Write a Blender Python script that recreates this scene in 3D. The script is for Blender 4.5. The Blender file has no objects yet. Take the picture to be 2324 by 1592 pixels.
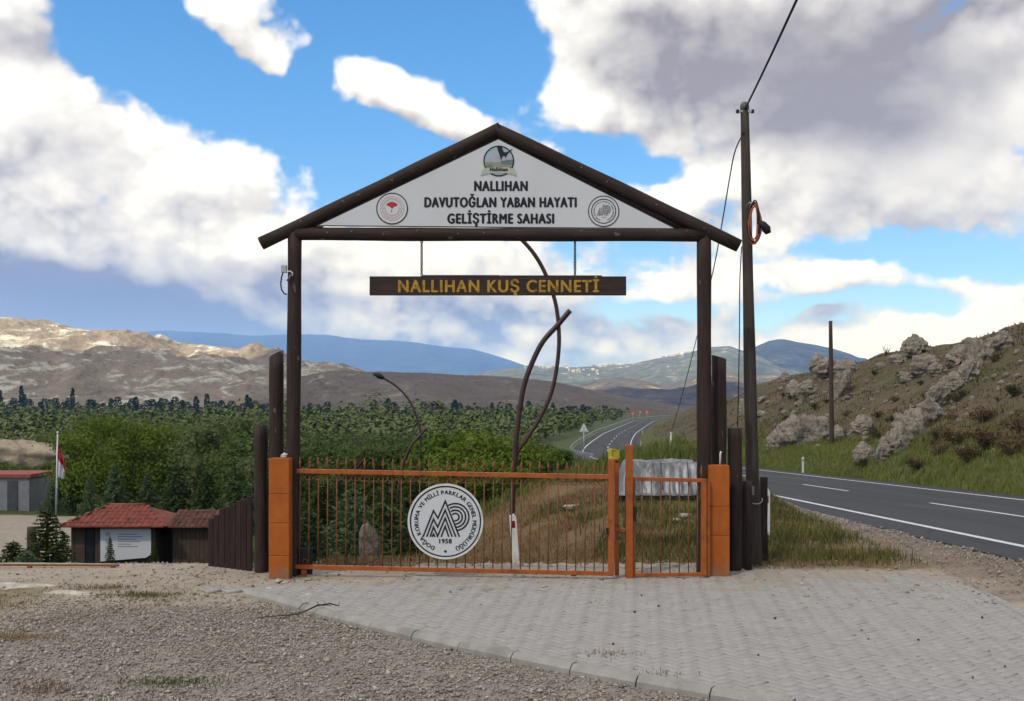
import bpy, bmesh, math, random
import numpy as np
from mathutils import Vector, Matrix, Euler

random.seed(7)
rng = np.random.default_rng(7)
S = bpy.context.scene
COL = S.collection
R = math.radians

# ------------------------------------------------------------------ camera
CAM_H, FPX, UC, VH = 2.6, 2383.0, 1162.0, 908.0      # eye height, focal length and horizon in photo pixels (2324 wide)
cam_data = bpy.data.cameras.new('camera')
cam_data.sensor_width = 36.0
cam_data.lens = 36.0 * FPX / 2324.0
cam_data.shift_y = (VH - 796.0) / 2324.0
cam_data.clip_start = 0.1
cam_data.clip_end = 80000.0
cam = bpy.data.objects.new('camera', cam_data)
cam.location = (0, 0, CAM_H)
cam.rotation_euler = (R(90), 0, 0)
COL.objects.link(cam)
S.camera = cam

S.view_settings.view_transform = 'Standard'
S.view_settings.look = 'None'
S.view_settings.gamma = 1.0
S.view_settings.use_curve_mapping = False
S.view_settings.exposure = 0.86
S.render.engine = 'CYCLES'
S.cycles.use_denoising = True
S.cycles.max_bounces = 8
S.cycles.diffuse_bounces = 4
S.cycles.glossy_bounces = 3
S.cycles.transmission_bounces = 4
S.cycles.transparent_max_bounces = 8
S.cycles.volume_bounces = 0
S.cycles.sample_clamp_indirect = 4.0
S.cycles.use_fast_gi = False

# ------------------------------------------------------------------ node expression helper
class X:
    """A node socket with arithmetic."""
    def __init__(s, nt, sock): s.nt, s.k = nt, sock
    def _m(s, op, *o, clamp=False):
        n = s.nt.nodes.new('ShaderNodeMath'); n.operation = op; n.use_clamp = clamp
        for i, v in enumerate((s,) + o):
            if isinstance(v, X): s.nt.links.new(v.k, n.inputs[i])
            else: n.inputs[i].default_value = v
        return X(s.nt, n.outputs[0])
    def __add__(s, o): return s._m('ADD', o)
    __radd__ = __add__
    def __sub__(s, o): return s._m('SUBTRACT', o)
    def __rsub__(s, o): return (s * -1.0) + o
    def __mul__(s, o): return s._m('MULTIPLY', o)
    __rmul__ = __mul__
    def __truediv__(s, o): return s._m('DIVIDE', o)
    def pow(s, o): return s._m('POWER', o)
    def exp(s): return s._m('EXPONENT')
    def abs(s): return s._m('ABSOLUTE')
    def max(s, o): return s._m('MAXIMUM', o)
    def min(s, o): return s._m('MINIMUM', o)
    def clamp(s): return s._m('ADD', 0.0, clamp=True)
    def sm(s, a, b, lo=0.0, hi=1.0):
        n = s.nt.nodes.new('ShaderNodeMapRange'); n.interpolation_type = 'SMOOTHSTEP'
        s.nt.links.new(s.k, n.inputs[0])
        for i, v in enumerate((a, b, lo, hi)): n.inputs[1 + i].default_value = v
        return X(s.nt, n.outputs[0])
    def lin(s, a, b, lo=0.0, hi=1.0):
        n = s.nt.nodes.new('ShaderNodeMapRange'); n.clamp = True
        s.nt.links.new(s.k, n.inputs[0])
        for i, v in enumerate((a, b, lo, hi)): n.inputs[1 + i].default_value = v
        return X(s.nt, n.outputs[0])

def xnode(nt, kind, **kw):
    n = nt.nodes.new(kind)
    for k, v in kw.items(): setattr(n, k, v)
    return n
def xset(nt, n, name, v):
    s = n.inputs[name]
    if isinstance(v, X): nt.links.new(v.k, s)
    elif isinstance(v, (tuple, list)) and len(v) == 3 and s.type == 'RGBA': s.default_value = (*v, 1)
    else: s.default_value = v
def xnoise(nt, vec, scale, detail=5.0, rough=0.55, dist=0.0, lac=2.0, out=0):
    n = xnode(nt, 'ShaderNodeTexNoise')
    xset(nt, n, 'Vector', vec); xset(nt, n, 'Scale', scale); xset(nt, n, 'Detail', detail)
    xset(nt, n, 'Roughness', rough); xset(nt, n, 'Distortion', dist); xset(nt, n, 'Lacunarity', lac)
    return X(nt, n.outputs[out])
def xvoro(nt, vec, scale, feature='F1', detail=0.0, rand=1.0, out=0, smooth=0.3):
    n = xnode(nt, 'ShaderNodeTexVoronoi', feature=feature)
    xset(nt, n, 'Vector', vec); xset(nt, n, 'Scale', scale); xset(nt, n, 'Randomness', rand)
    if 'Detail' in n.inputs: xset(nt, n, 'Detail', detail)
    if feature == 'SMOOTH_F1': xset(nt, n, 'Smoothness', smooth)
    return X(nt, n.outputs[out])
def xvec(nt, vec, loc=(0, 0, 0), rot=(0, 0, 0), scale=(1, 1, 1)):
    n = xnode(nt, 'ShaderNodeMapping')
    xset(nt, n, 'Vector', vec); n.inputs['Location'].default_value = loc
    n.inputs['Rotation'].default_value = rot; n.inputs['Scale'].default_value = scale
    return X(nt, n.outputs[0])
def xmix(nt, fac, a, b, blend='MIX'):
    n = xnode(nt, 'ShaderNodeMix', data_type='RGBA', blend_type=blend)
    for i, v in ((0, fac), (6, a), (7, b)):
        if isinstance(v, X): nt.links.new(v.k, n.inputs[i])
        elif i == 0: n.inputs[0].default_value = v
        else: n.inputs[i].default_value = (*v, 1)
    return X(nt, n.outputs[2])
def xsep(nt, vec):
    n = xnode(nt, 'ShaderNodeSeparateXYZ'); nt.links.new(vec.k, n.inputs[0])
    return [X(nt, o) for o in n.outputs]
def xcomb(nt, x, y, z):
    n = xnode(nt, 'ShaderNodeCombineXYZ')
    for i, v in enumerate((x, y, z)):
        if isinstance(v, X): nt.links.new(v.k, n.inputs[i])
        else: n.inputs[i].default_value = v
    return X(nt, n.outputs[0])
def xramp(nt, fac, stops):
    n = xnode(nt, 'ShaderNodeValToRGB'); nt.links.new(fac.k, n.inputs[0])
    e = n.color_ramp.elements
    while len(e) < len(stops): e.new(0.5)
    for i, (p, c) in enumerate(stops): e[i].position = p; e[i].color = (*c, 1)
    return X(nt, n.outputs[0])

# ------------------------------------------------------------------ sun and sky
SUN_EL = R(50)
SUN_DIR = Vector((-0.62 * math.cos(SUN_EL), -0.785 * math.cos(SUN_EL), math.sin(SUN_EL))).normalized()   # toward the sun
sun = bpy.data.lights.new('sun', 'SUN')
sun.energy = 4.8
sun.angle = R(0.5)
sun.color = (1.0, 0.95, 0.87)
sun_ob = bpy.data.objects.new('sun', sun)
sun_ob.rotation_euler = SUN_DIR.to_track_quat('Z', 'Y').to_euler()
sun_ob.location = (0, 0, 50)
COL.objects.link(sun_ob)

SKY_STRENGTH = 0.11
world = bpy.data.worlds.new('World')
S.world = world
world.use_nodes = True
# The cloud cover is worked out on a grid of azimuth and elevation (whole sky) and mixed over the Nishita sky.
CW, CH, EL0, EL1 = 6656, 1696, R(-2.0), R(90.0)
def cubic(grid, W, H):
    """smooth periodic-in-x upsampling of a random grid"""
    def taps(n, m, wrap):
        c = (np.arange(m, dtype=np.float32) + 0.5) * (n / m) - 0.5 if wrap else np.linspace(0, n - 1.001, m, dtype=np.float32)
        i = np.floor(c).astype(int); t = c - i
        w = [(-t**3 + 3*t*t - 3*t + 1) / 6, (3*t**3 - 6*t*t + 4) / 6, (-3*t**3 + 3*t*t + 3*t + 1) / 6, t**3 / 6]
        ii = [(i + k - 1) % n if wrap else np.clip(i + k - 1, 0, n - 1) for k in range(4)]
        return ii, [q.astype(np.float32) for q in w]
    ix, wx = taps(grid.shape[1], W, True)
    iy, wy = taps(grid.shape[0], H, False)
    a = sum(grid[:, i] * w[None, :] for i, w in zip(ix, wx))
    return sum(a[i, :] * w[:, None] for i, w in zip(iy, wy))
def cloud_noise(seed, cells, stretch, octaves, rough, billow=False):
    g = np.random.default_rng(seed)
    t = np.zeros((CH, CW), np.float32); amp = 1.0; tot = 0.0
    for o in range(octaves):
        nx = int(cells * 2**o); ny = max(4, int(nx * (EL1 - EL0) / (2 * math.pi) * stretch))
        if nx > CW // 2: break
        q = cubic(g.standard_normal((ny, nx)).astype(np.float32), CW, CH)
        if billow: q = np.abs(q) * 2.0 - 0.9
        t += q * amp; tot += amp * amp; amp *= rough
    return t / math.sqrt(tot)
def build_sky():
    nt = world.node_tree
    for n in list(nt.nodes): nt.nodes.remove(n)
    out = nt.nodes.new('ShaderNodeOutputWorld'); bg = nt.nodes.new('ShaderNodeBackground')
    nt.links.new(bg.outputs[0], out.inputs[0]); bg.inputs[1].default_value = SKY_STRENGTH
    sky = nt.nodes.new('ShaderNodeTexSky'); sky.sky_type = 'NISHITA'; sky.sun_disc = False
    sky.sun_elevation = SUN_EL; sky.sun_rotation = math.atan2(SUN_DIR.x, SUN_DIR.y)
    sky.altitude = 600; sky.air_density = 1.0; sky.dust_density = 0.0; sky.ozone_density = 2.0
    AZ = np.linspace(-math.pi, math.pi, CW, dtype=np.float32)[None, :]
    EL = np.linspace(EL0, EL1, CH, dtype=np.float32)[:, None]
    n1 = cloud_noise(1, 46, 1.5, 7, 0.56)
    n2 = cloud_noise(2, 120, 1.3, 6, 0.52, True)
    wx = cloud_noise(3, 70, 1.2, 5, 0.6); wy = cloud_noise(4, 70, 1.2, 5, 0.6)
    AZW, ELW = AZ + wx * 0.012, EL + wy * 0.010
    c0, c1 = int(CW * 0.5 - CW * 48 / 360), int(CW * 0.5 + CW * 48 / 360)
    r1 = int(CH * 50 / 92)
    def total(bl):
        t = np.zeros((CH, CW), np.float32)
        for amp, u, v, su, sv, rot in bl:
            dx, dz = (u - UC) / FPX, (VH - v) / FPX
            a, e = math.atan(dx), math.atan2(dz, math.hypot(1, dx))
            c, s_ = math.cos(R(rot)), math.sin(R(rot))
            da, de = AZW[:r1, c0:c1] - a, ELW[:r1, c0:c1] - e
            p1, p2 = (da * c + de * s_) * (FPX / su), (de * c - da * s_) * (FPX / sv)
            t[:r1, c0:c1] += amp * np.exp(-(p1 * p1 + p2 * p2))
        return t
    def sm(t, a, b):
        t = np.clip((t - a) / (b - a), 0, 1); return t * t * (3 - 2 * t)
    # where the sky is open (negative) and where cloud stands (positive)
    cov = total([
        (-1.05, 330, 70, 150, 200, 35), (-0.95, 690, 255, 200, 95, -32), (-1.0, 960, 60, 300, 120, -8),
        (-0.9, 850, 345, 190, 50, -18), (-1.3, 690, 165, 40, 45, 60), (-0.7, 1010, 330, 110, 30, -20), (-0.95, 1170, 170, 110, 120, -30), (-0.85, 1320, 350, 110, 55, -25),
        (-0.8, 1500, 395, 120, 40, -20), (-0.62, 1900, 590, 150, 45, 0), (-0.62, 2240, 590, 200, 55, 0),
        (-0.6, 1540, 690, 130, 26, 0), (-0.5, 1880, 690, 130, 30, 0), (-0.5, 2150, 690, 140, 36, 0),
        (-0.45, 2330, 345, 60, 40, 0), (-0.42, 1780, 640, 70, 20, 0),
        (0.72, 430, 15, 130, 60, -35), (0.56, 560, 95, 95, 42, -42), (0.50, 625, 145, 60, 28, -35),
        (0.92, 790, 190, 80, 60, -20), (0.84, 930, 245, 140, 46, -24), (0.72, 1080, 288, 120, 34, -18),
        (0.55, 1105, 180, 40, 40, 0), (0.35, 858, 84, 24, 12, 0),
        (0.7, 1380, 120, 190, 190, 0), (0.6, 1700, 180, 380, 170, -10), (0.5, 2100, 330, 300, 170, 0),
        (0.65, 1600, 425, 150, 40, 10), (0.75, 1920, 640, 160, 42, -4), (0.6, 2260, 650, 110, 34, -4),
        (0.95, 2180, 765, 150, 55, 6), (0.55, 1900, 715, 60, 16, 0), (0.4, 1450, 780, 350, 60, 0), (0.75, 350, 700, 700, 120, 0), (-0.35, 1250, 600, 500, 0.1, 0),
        (0.45, 250, 480, 350, 260, -25), (0.55, 40, 150, 130, 160, 20), (0.60, 370, 320, 170, 90, -30), (0.3, 900, 640, 500, 60, 0),
    ])
    dens = cov + 0.34 + n1 * 0.36 + n2 * 0.20
    dens += cloud_noise(7, 210, 1.1, 5, 0.62, True) * 0.11
    mask = sm(dens, 0.0, 0.36)
    n3 = cloud_noise(5, 52, 1.9, 6, 0.52, True); n4 = cloud_noise(6, 30, 2.2, 4, 0.5)
    # self-shadow: cloud depth met on the way towards the light (up and to the left)
    d0 = np.clip(dens, 0, 1.0) * 0.6 + n3 * 0.30 + n2 * 0.16 + n1 * 0.12; acc = np.zeros_like(d0)
    for k_ in range(1, 9):
        sx, sy = int(3 * k_), int(5 * k_)
        acc += np.roll(np.pad(d0, ((0, sy), (0, 0)), mode='edge')[sy:], sx, axis=1)
    acc /= 8
    rel = d0 - acc
    shade = total([
        (0.62, 1800, 200, 330, 125, -12), (0.45, 2080, 240, 320, 130, 8), (0.32, 1560, 230, 200, 90, -20),
        (0.30, 2000, 480, 260, 70, 0), (0.22, 1500, 100, 160, 120, 0), (0.40, 2150, 40, 350, 90, 0),
        (0.50, 100, 630, 330, 75, -12), (0.66, 240, 690, 600, 115, -5), (0.28, 900, 770, 700, 60, 0), (0.30, 520, 610, 260, 40, -8), (0.30, 650, 590, 200, 40, 0), (0.35, 60, 780, 500, 60, 0),
        (0.34, 850, 680, 300, 34, 0), (0.3, 1000, 780, 300, 30, 0), (0.28, 1350, 730, 120, 40, 0), (0.3, 60, 720, 240, 60, 0),
        (-0.25, 800, 400, 260, 70, 0), (-0.35, 2200, 760, 150, 60, 0), (-0.25, 1660, 430, 90, 40, 0),
        (0.12, 860, 250, 200, 30, -22), (-0.2, 2290, 200, 80, 90, 0),
    ])
    soft = np.clip(total([(0.15, 250, 690, 500, 110, -5), (1.0, 1850, 170, 420, 150, -8), (0.9, 2150, 330, 300, 140, 0), (0.5, 150, 250, 300, 160, -30)]), 0, 1)
    sh = np.clip(shade + 0.24 + n4 * 0.13 - np.clip(rel, -0.5, 0.6) * (1.25 - 0.9 * soft), 0, 1)[..., None]
    bluish = np.clip(total([(0.8, 100, 700, 520, 150, -6), (0.5, 600, 740, 420, 85, 0), (0.55, 1000, 730, 420, 80, 0),
        (0.35, 1500, 740, 500, 110, 0), (0.2, 2100, 480, 300, 90, 0)]), 0, 1)[..., None]
    lit, grey, blue = (np.array(q, np.float32) for q in ((0.665, 0.665, 0.67), (0.195, 0.186, 0.204), (0.105, 0.124, 0.200)))
    rgb = lit * (1 - sh) + (grey * (1 - bluish) + blue * bluish) * sh
    img = bpy.data.images.new('cloud_cover', CW, CH, alpha=True, float_buffer=True)
    img.colorspace_settings.name = 'Non-Color'; img.alpha_mode = 'CHANNEL_PACKED'
    px = np.empty((CH, CW, 4), np.float32); px[..., :3] = rgb; px[..., 3] = mask
    img.pixels.foreach_set(px.ravel())
    tc = X(nt, nt.nodes.new('ShaderNodeTexCoord').outputs['Generated'])
    x, y, z = xsep(nt, tc)
    az, el = x._m('ARCTAN2', y), z._m('ARCSINE')
    it = xnode(nt, 'ShaderNodeTexImage', interpolation='Linear', extension='EXTEND'); it.image = img
    nt.links.new(xcomb(nt, az * (0.5 / math.pi) + 0.5, (el - EL0) / (EL1 - EL0), 0.0).k, it.inputs[0])
    tint = xmix(nt, el.sm(0.0, 0.36), (0.47, 0.56, 0.80), (0.40, 0.76, 1.02))
    skyc = xmix(nt, 1.0, X(nt, sky.outputs[0]), tint, 'MULTIPLY')
    k = 1.0 / SKY_STRENGTH
    ccol = xmix(nt, 1.0, X(nt, it.outputs[0]), (k, k, k), 'MULTIPLY')
    col = xmix(nt, X(nt, it.outputs[1]), skyc, ccol)
    nt.links.new(col.k, bg.inputs[0])
build_sky()
world.cycles.sampling_method = 'MANUAL'
world.cycles.sample_map_resolution = 1024

# ------------------------------------------------------------------ helpers
def P(u, v, Y):
    """point at distance Y in front of the camera's foot that the photograph shows at (u, v)"""
    return Vector(((u - UC) / FPX * Y, Y, CAM_H - (v - VH) / FPX * Y))
WL = {}
def place(o, parent=None, loc=(0, 0, 0), rot=None, scale=None):
    loc = Vector(loc); WL[o] = loc
    if parent is not None:
        o.parent = parent; o.location = loc - WL.get(parent, Vector())
    else: o.location = loc
    if rot is not None: o.rotation_euler = rot
    if scale is not None: o.scale = scale if hasattr(scale, '__len__') else (scale,) * 3
    COL.objects.link(o)
    return o
def tag(o, label=None, cat=None, group=None, kind=None):
    if label: o['label'] = label
    if cat: o['category'] = cat
    if group: o['group'] = group
    if kind: o['kind'] = kind
    return o
def thing(name, label, cat, loc=(0, 0, 0), group=None, rot=None, scale=None):
    o = bpy.data.objects.new(name, None); o.empty_display_size = 0.2
    place(o, None, loc, rot, scale)
    return tag(o, label, cat, group)
def obj(name, me, parent=None, loc=(0, 0, 0), rot=None, scale=None):
    return place(bpy.data.objects.new(name, me), parent, loc, rot, scale)
def clone(root, loc, rotz=0.0, scale=1.0, label=None, group=None):
    r = root.copy(); COL.objects.link(r); r.location = loc; r.rotation_euler = (0, 0, rotz)
    r.scale = scale if hasattr(scale, '__len__') else (scale,) * 3
    if label: r['label'] = label
    if group: r['group'] = group
    for ch in root.children:
        c = ch.copy(); COL.objects.link(c); c.parent = r
        for g in ch.children:
            d = g.copy(); COL.objects.link(d); d.parent = c
    return r
def npmesh(name, v, f, mat=None, smooth=False):
    """mesh from arrays: v (n,3); f (m,k) with k = 3 or 4"""
    v = np.asarray(v, np.float32); f = np.asarray(f, np.int32)
    me = bpy.data.meshes.new(name)
    me.vertices.add(len(v)); me.vertices.foreach_set('co', v.ravel())
    m, k = f.shape
    me.loops.add(m * k); me.loops.foreach_set('vertex_index', f.ravel())
    me.polygons.add(m); me.polygons.foreach_set('loop_start', np.arange(0, m * k, k, dtype=np.int32))
    if smooth: me.polygons.foreach_set('use_smooth', np.ones(m, bool))
    me.update(calc_edges=True)
    if mat: me.materials.append(mat)
    return me
class MB:
    def __init__(s): s.v, s.f, s.sm = [], [], []
    def add(s, v, f, smooth=False):
        b = len(s.v); s.v += [tuple(q) for q in v]; s.f += [tuple(i + b for i in q) for q in f]; s.sm += [smooth] * len(f)
        return s
    def box(s, a, b, M=None):
        (x0, y0, z0), (x1, y1, z1) = a, b
        v = [Vector(q) for q in ((x0, y0, z0), (x1, y0, z0), (x1, y1, z0), (x0, y1, z0), (x0, y0, z1), (x1, y0, z1), (x1, y1, z1), (x0, y1, z1))]
        if M is not None: v = [M @ q for q in v]
        return s.add(v, [(0, 3, 2, 1), (4, 5, 6, 7), (0, 1, 5, 4), (1, 2, 6, 5), (2, 3, 7, 6), (3, 0, 4, 7)])
    def tube(s, pts, r, n=8, cap=True, smooth=True, square=False):
        pts = [Vector(p) for p in pts]; m = len(pts)
        rr = list(r) if hasattr(r, '__len__') else [r] * m
        t0 = (pts[1] - pts[0]).normalized()
        up = Vector((0, 0, 1)) if abs(t0.z) < 0.9 else Vector((1, 0, 0))
        nx = t0.cross(up).normalized(); vs = []
        for i in range(m):
            t = (pts[min(i + 1, m - 1)] - pts[max(i - 1, 0)]).normalized()
            nx = (nx - t * nx.dot(t)).normalized(); ny = t.cross(nx)
            for k in range(n):
                a = 2 * math.pi * (k + (0.5 if square else 0)) / n
                vs.append(pts[i] + (nx * math.cos(a) + ny * math.sin(a)) * rr[i])
        fs = [(i * n + k, i * n + (k + 1) % n, (i + 1) * n + (k + 1) % n, (i + 1) * n + k) for i in range(m - 1) for k in range(n)]
        s.add(vs, fs, smooth and not square)
        if cap:
            b = len(s.v) - len(vs)
            s.f += [tuple(b + k for k in reversed(range(n))), tuple(b + (m - 1) * n + k for k in range(n))]; s.sm += [False, False]
        return s
    def bar(s, a, b, w):            # square tube
        return s.tube([a, b], w * 0.7071, 4, square=True)
    def lathe(s, prof, c=(0, 0, 0), n=12, smooth=True):
        vs = [(c[0] + r * math.cos(2 * math.pi * k / n), c[1] + r * math.sin(2 * math.pi * k / n), c[2] + z) for r, z in prof for k in range(n)]
        fs = [(i * n + k, i * n + (k + 1) % n, (i + 1) * n + (k + 1) % n, (i + 1) * n + k) for i in range(len(prof) - 1) for k in range(n)]
        s.add(vs, fs, smooth)
        b = len(s.v) - len(vs)
        s.f += [tuple(b + k for k in reversed(range(n))), tuple(b + (len(prof) - 1) * n + k for k in range(n))]; s.sm += [False, False]
        return s
    def prism(s, poly, y0, y1):     # polygon in XZ extruded along Y
        n = len(poly)
        v = [(x, y0, z) for x, z in poly] + [(x, y1, z) for x, z in poly]
        return s.add(v, [tuple(range(n)), tuple(range(2 * n - 1, n - 1, -1))] + [(i, i + n, (i + 1) % n + n, (i + 1) % n) for i in range(n)])
    def sheet(s, poly, y):          # flat polygon in XZ
        return s.add([(x, y, z) for x, z in poly], [tuple(range(len(poly)))])
    def ring(s, cx, cz, r0, r1, y, n=64, a0=0.0, a1=360.0, keep=None):
        k = max(2, int(n * abs(a1 - a0) / 360))
        A = [R(a0 + (a1 - a0) * i / k) for i in range(k + 1)]
        v = [(cx + r * math.sin(a), y, cz + r * math.cos(a)) for a in A for r in (r0, r1)]
        f = [(2 * i, 2 * i + 1, 2 * i + 3, 2 * i + 2) for i in range(k) if keep is None or keep(cx + r1 * math.sin(A[i]), cz + r1 * math.cos(A[i]))]
        return s.add(v, f)
    def disc(s, cx, cz, r, y, n=48): return s.sheet([(cx + r * math.sin(2 * math.pi * i / n), cz + r * math.cos(2 * math.pi * i / n)) for i in range(n)], y)
    def stroke(s, pts, w, y):       # mitred ribbon in XZ
        pts = [Vector(p) for p in pts]; v = []
        for i, p in enumerate(pts):
            d0 = (p - pts[i - 1]).normalized() if i else None
            d1 = (pts[i + 1] - p).normalized() if i < len(pts) - 1 else None
            if d0 is None or d1 is None:
                d = d1 or d0; n = Vector((-d.y, d.x)); q = n * (w / 2)
            else:
                n = (Vector((-d0.y, d0.x)) + Vector((-d1.y, d1.x))).normalized()
                q = n * (w / 2 / max(0.3, n.dot(Vector((-d0.y, d0.x)))))
            v += [(p.x + q.x, y, p.y + q.y), (p.x - q.x, y, p.y - q.y)]
        return s.add(v, [(2 * i, 2 * i + 1, 2 * i + 3, 2 * i + 2) for i in range(len(pts) - 1)])
    def mesh(s, name, mat=None, origin=(0, 0, 0)):
        me = bpy.data.meshes.new(name)
        o = Vector(origin)
        me.from_pydata([tuple(Vector(q) - o) for q in s.v], [], s.f)
        me.polygons.foreach_set('use_smooth', s.sm)
        me.update()
        if mat: me.materials.append(mat)
        return me
    def obj(s, name, mat, parent=None, origin=None):
        """vertices are in world coordinates; the object's origin goes to its parent's (or to the given point)"""
        o = Vector(origin) if origin is not None else WL.get(parent, Vector())
        return obj(name, s.mesh(name, mat, o), parent, o)
def bevel(o, w=0.01, seg=2):
    m = o.modifiers.new('bevel', 'BEVEL'); m.width = w; m.segments = seg; m.limit_method = 'ANGLE'; m.angle_limit = R(40)
    return o

# value noise for geometry (numpy, periodic hash)
_PT = np.random.default_rng(11).random((256, 256)).astype(np.float64)
def vn(x, y):
    x, y = np.asarray(x, float), np.asarray(y, float)
    xi, yi = np.floor(x).astype(int), np.floor(y).astype(int)
    fx, fy = x - xi, y - yi
    fx, fy = fx * fx * fx * (fx * (fx * 6 - 15) + 10), fy * fy * fy * (fy * (fy * 6 - 15) + 10)
    a, b, c, d = _PT[yi & 255, xi & 255], _PT[yi & 255, (xi + 1) & 255], _PT[(yi + 1) & 255, xi & 255], _PT[(yi + 1) & 255, (xi + 1) & 255]
    return (a * (1 - fx) + b * fx) * (1 - fy) + (c * (1 - fx) + d * fx) * fy
def fbm(x, y, o=4, r=0.5):
    t, amp, tot = 0.0, 1.0, 0.0
    for k in range(o):
        t = t + amp * (vn(x * 2**k + 17.3 * k, y * 2**k + 9.1 * k) - 0.5); tot += amp; amp *= r
    return t / tot * 2
def ridged(x, y, o=4, r=0.5):
    t, amp, tot = 0.0, 1.0, 0.0
    for k in range(o):
        t = t + amp * (1 - np.abs(2 * vn(x * 2**k + 31.7 * k, y * 2**k + 5.3 * k) - 1)); tot += amp; amp *= r
    return t / tot
def sstep(a, b, t):
    t = np.clip((np.asarray(t, float) - a) / (b - a), 0, 1); return t * t * (3 - 2 * t)

# ------------------------------------------------------------------ materials
MATS = {}
def mat(name, fn, rough=0.8, metal=0.0, spec=0.3):
    m = bpy.data.materials.new(name); m.use_nodes = True
    nt = m.node_tree; b = nt.nodes['Principled BSDF']
    b.inputs['Roughness'].default_value = rough; b.inputs['Metallic'].default_value = metal
    b.inputs['Specular IOR Level'].default_value = spec
    geo = nt.nodes.new('ShaderNodeNewGeometry'); tc = nt.nodes.new('ShaderNodeTexCoord')
    fn(nt, b, X(nt, geo.outputs['Position']), X(nt, tc.outputs['Object']))
    MATS[name] = m
    return m
def setc(nt, b, c):
    if isinstance(c, X): nt.links.new(c.k, b.inputs['Base Color'])
    else: b.inputs['Base Color'].default_value = (*c, 1)
def setr(nt, b, r): nt.links.new(r.k, b.inputs['Roughness'])
def bump(nt, b, h, strength=0.3, dist=0.02):
    n = nt.nodes.new('ShaderNodeBump'); n.inputs['Strength'].default_value = strength; n.inputs['Distance'].default_value = dist
    nt.links.new(h.k, n.inputs['Height']); nt.links.new(n.outputs[0], b.inputs['Normal'])
def mul(c, k): return tuple(q * k for q in c)
def plain(name, col, rough=0.7, var=0.25, scale=6.0, bstr=0.15, bscale=60.0, metal=0.0, spec=0.3, dirt=None):
    def fn(nt, b, pos, ob):
        n = xnoise(nt, pos, scale, 5, 0.6)
        c = xmix(nt, n.lin(0.3, 0.7), mul(col, 1 - var), mul(col, 1 + var))
        if dirt:
            d = xnoise(nt, pos, scale * 0.6, 6, 0.65).sm(0.52, 0.66) * dirt[1]
            c = xmix(nt, d, c, dirt[0])
        setc(nt, b, c)
        if bstr: bump(nt, b, xnoise(nt, pos, bscale, 4), bstr, 0.01)
    return mat(name, fn, rough, metal, spec)
def wood(name, dark, light, crack=0.5, stretch=0.06):
    """grain runs along the object's own Z"""
    def fn(nt, b, pos, ob):
        info = X(nt, nt.nodes.new('ShaderNodeObjectInfo').outputs['Random'])
        o2 = xcomb(nt, *[q + info * 13.0 for q in xsep(nt, ob)])
        g = xnoise(nt, xvec(nt, o2, scale=(1, 1, stretch)), 28.0, 6, 0.6, 0.4)
        f = xnoise(nt, xvec(nt, o2, scale=(1, 1, stretch * 0.7)), 90.0, 3, 0.6)
        w = xnoise(nt, o2, 1.7, 4, 0.6)
        c = xmix(nt, (g * 0.7 + f * 0.3).lin(0.34, 0.68), dark, light)
        c = xmix(nt, w.sm(0.5, 0.75) * 0.4, c, mul(light, 1.25))
        # knots and scraped spots where the stain has come off
        kn = xvoro(nt, xvec(nt, o2, scale=(1, 1, 0.55)), 3.2).sm(0.04, 0.10, 1.0, 0.0)
        wear = xnoise(nt, xvec(nt, o2, scale=(1, 1, 0.16)), 11.0, 4, 0.7).sm(0.67, 0.74)
        c = xmix(nt, (kn * 0.6 + wear * 0.85).clamp(), c, (0.20, 0.15, 0.11))
        setc(nt, b, c)
        bump(nt, b, g * 0.6 + f * 0.4, crack, 0.015)
    return mat(name, fn, 0.72, spec=0.25)
def leaf(name, dark, light, hue=None, scale=1.2, trans=0.35):
    m = bpy.data.materials.new(name); m.use_nodes = True
    nt = m.node_tree; b = nt.nodes['Principled BSDF']; out = nt.nodes['Material Output']
    b.inputs['Roughness'].default_value = 0.6; b.inputs['Specular IOR Level'].default_value = 0.15
    pos = X(nt, nt.nodes.new('ShaderNodeNewGeometry').outputs['Position'])
    info = X(nt, nt.nodes.new('ShaderNodeObjectInfo').outputs['Random'])
    n = xnoise(nt, pos, scale, 3, 0.6); f = xnoise(nt, pos, scale * 9, 2, 0.6)
    c = xmix(nt, (n * 0.6 + f * 0.4 + (info - 0.5) * 0.25).lin(0.32, 0.68), dark, light)
    if hue: c = xmix(nt, xnoise(nt, pos, scale * 4, 2).sm(0.58, 0.72), c, hue)
    setc(nt, b, c)
    t = nt.nodes.new('ShaderNodeBsdfTranslucent'); nt.links.new(c.k, t.inputs[0])
    mx = nt.nodes.new('ShaderNodeMixShader'); mx.inputs[0].default_value = trans
    nt.links.new(b.outputs[0], mx.inputs[1]); nt.links.new(t.outputs[0], mx.inputs[2]); nt.links.new(mx.outputs[0], out.inputs[0])
    MATS[name] = m
    return m

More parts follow.
